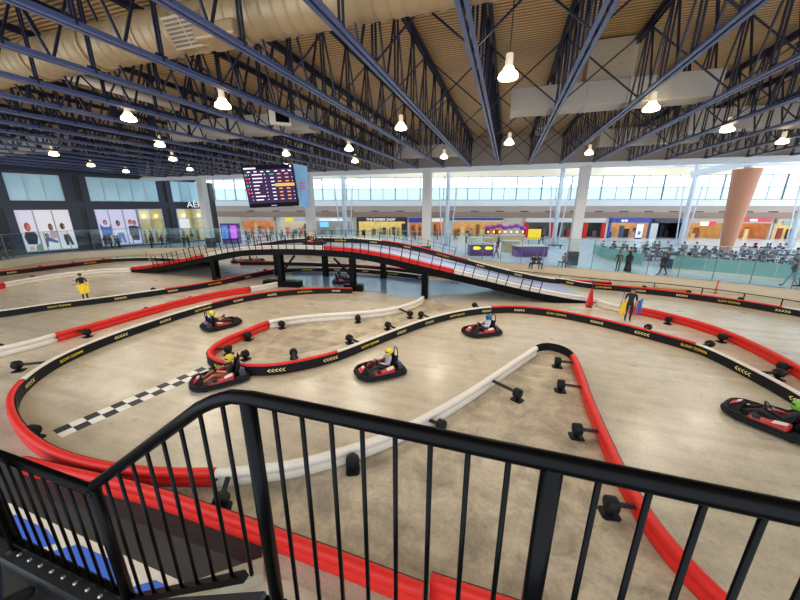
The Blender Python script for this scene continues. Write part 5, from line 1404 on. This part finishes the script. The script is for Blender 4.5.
# teal partition
pp = [(592.5, 255), (600, 258.5), (614, 262.5), (628, 265.3), (641, 267)]
pq = [(672, 270.2), (700, 272.8), (730, 275.5), (760, 278.5), (785, 281.3), (815, 285)]
tealp = glass_mat('teal film glass', (.42, .66, .62), .06, .12, body=.6)
for pts, lab in ((pp, 'curved teal glass partition left of the gap in the seating area'), (pq, 'long teal glass partition right of the gap in the seating area')):
    w = [G(x, y, MALL) for x, y in pts]; path, idx = catmull(w, .4); mid = path[len(path) // 2]
    e = empty('glass_partition', mid, lab, 'partition'); k = max(2, int(plen(path) / 1.9)); Lp = plen(path); prev = None
    for i in range(k + 1):
        q, d = path_at(path, Lp * i / k)
        if prev is not None:
            s = MB(); s.bar(prev + V(0, 0, .72), q + V(0, 0, .72), .03, 1.1); s.build('teal_panel', tealp, e)
            s = MB(); s.bar(prev + V(0, 0, .09), q + V(0, 0, .09), .08, .18); s.build('base_kerb', M['white'], e)
        s = MB(); s.bar(q, q + V(0, 0, 1.3), .06, .06); s.build('post', M['chrome'], e); prev = q
q = G(667, 268, MALL); e = empty('waste_cabinet', q, 'tall dark cabinet in the gap of the teal partition', 'cabinet')
s = MB(); s.box(q + V(0, 0, .7), (.95, .6, 1.4), mtx=Matrix.Rotation(YAW, 3, 'Z')); s.build('case', mat('slate cabinet', (50, 60, 78), .4), e, bevel=.03)
s = MB(); s.box(q + V(0, 0, 1.43), (1.05, .7, .06), mtx=Matrix.Rotation(YAW, 3, 'Z')); s.build('top', M['dark'], e)
s = MB(); s.box(q + V(.08, -.31, 1.05), (.4, .03, .3), mtx=Matrix.Rotation(YAW, 3, 'Z')); s.build('flap', M['chrome'], e)

# food court: tables, chairs, diners
tt, cham = mat('table top', (196, 198, 202), .4), M['dark']
t0 = c0_ = None
R2 = random.Random(11); tables = []
for row, (yb, x0, x1, step_) in enumerate(((263.5, 604, 800, 15), (258.5, 600, 806, 12.5), (254.5, 604, 806, 11.5), (250.8, 606, 806, 14))):
    x = x0
    while x < x1:
        yy = yb + (x - 600) * (.062 if row == 0 else .045 if row == 1 else .03 if row == 2 else .022) + (-4.5 if (row == 0 and x < 650) else 0) - (1.4 if row == 0 else 0)
        tables.append((row, x + R2.uniform(-1.5, 1.5), yy, sum(1 for t in tables if t[0] == row) + 1)); x += step_
ROW = ['front food court row', 'second food court row', 'third food court row', 'back food court row']
def table_proto():
    e = empty('dining_table', (0, 0, 0), local=True)
    s = MB(); s.lathe([(.40, .71), (.41, .73), (.40, .75)], n=16); s.build('tabletop', tt, e)
    s = MB(); s.lathe([(.25, 0), (.25, .02), (.035, .05), (.035, .71)], n=12); s.build('pedestal', M['dark'], e); return e
def chair_proto():
    e = empty('dining_chair', (0, 0, 0), local=True)
    s = MB(); s.box((0, 0, .45), (.42, .42, .04)); cm_ = mat('chair shell', (112, 120, 134), .5); s.build('seat', cm_, e)
    s = MB(); s.box((-.2, 0, .7), (.03, .40, .42)); s.build('backrest', cm_, e)
    for sx in (-.18, .18):
        for sy in (-.18, .18): s = MB(); s.bar((sx, sy, 0), (sx, sy, .44), .03, .03); s.build('leg', M['chrome'], e)
    return e
nd = nc = 0
pal2 = [((50, 54, 62), 'charcoal'), ((108, 118, 134), 'slate'), ((206, 206, 208), 'white'), ((74, 98, 142), 'blue'), ((98, 82, 78), 'brown'), ((146, 150, 158), 'grey'), ((100, 124, 136), 'petrol'), ((176, 126, 120), 'dusty red')]
for row, x, y, i in tables:
    q = G(x, y, MALL)
    if (q - G(724, 254.5, MALL)).length < 2.0 or min((q - G(px_, py_, MALL)).length for pl_ in (pp, pq) for px_, py_ in pl_) < 1.7: continue
    if t0 is None: t0 = table_proto(); e = t0
    else: e = copy_tree(t0)
    e.location = q; tag(e, 'small round table, %s from the left in the %s' % (ordinal(i), ROW[row]), 'table', 'food court tables')
    for sgn in (-1, 1):
        ang = R2.uniform(-.6, .6) + (0 if sgn < 0 else PI)
        p = q - Vector((math.cos(ang), math.sin(ang), 0)) * .62
        if c0_ is None: c0_ = chair_proto(); ch = c0_
        else: ch = copy_tree(c0_)
        ch.location = p; ch.rotation_euler = (0, 0, ang); nc += 1
        side = 'left' if sgn < 0 else 'right'
        tag(ch, 'grey chair %s of the %s table, %s' % (side, ordinal(i), ROW[row]), 'chair', 'food court chairs')
        if R2.random() < .8:
            c, cn = pal2[R2.randrange(8)]
            nd += 1
            person('diner in %s top seated %s of the %s table, %s' % (cn, side, ordinal(i), ROW[row]), p + V(0, 0, 0), ang, 'sit', c, (48, 50, 60), 'food court diners', sub=1)

# ================================================================ light, sky, camera
w = bpy.data.worlds.new('daylight'); bpy.context.scene.world = w; w.use_nodes = True
bg = w.node_tree.nodes['Background']; bg.inputs[0].default_value = (.80, .90, 1.0, 1); bg.inputs[1].default_value = WORLD
cd = bpy.data.cameras.new('camera'); cam = bpy.data.objects.new('camera', cd); C.objects.link(cam)
cam.location = (0, 0, EYE); cam.rotation_euler = (PI / 2 - PITCH, 0, YAW)
cd.sensor_width = 36; cd.lens = F_PX / 800 * 36; cd.clip_start = .05; cd.clip_end = 500
bpy.context.scene.camera = cam
sc = bpy.context.scene
sc.view_settings.view_transform = 'Standard'; sc.view_settings.look = 'None'; sc.view_settings.exposure = EXPO
sc.cycles.max_bounces = 6; sc.cycles.transparent_max_bounces = 16
for o in sc.objects:
    for k in ('_local', '_n'):
        if k in o.keys(): del o[k]
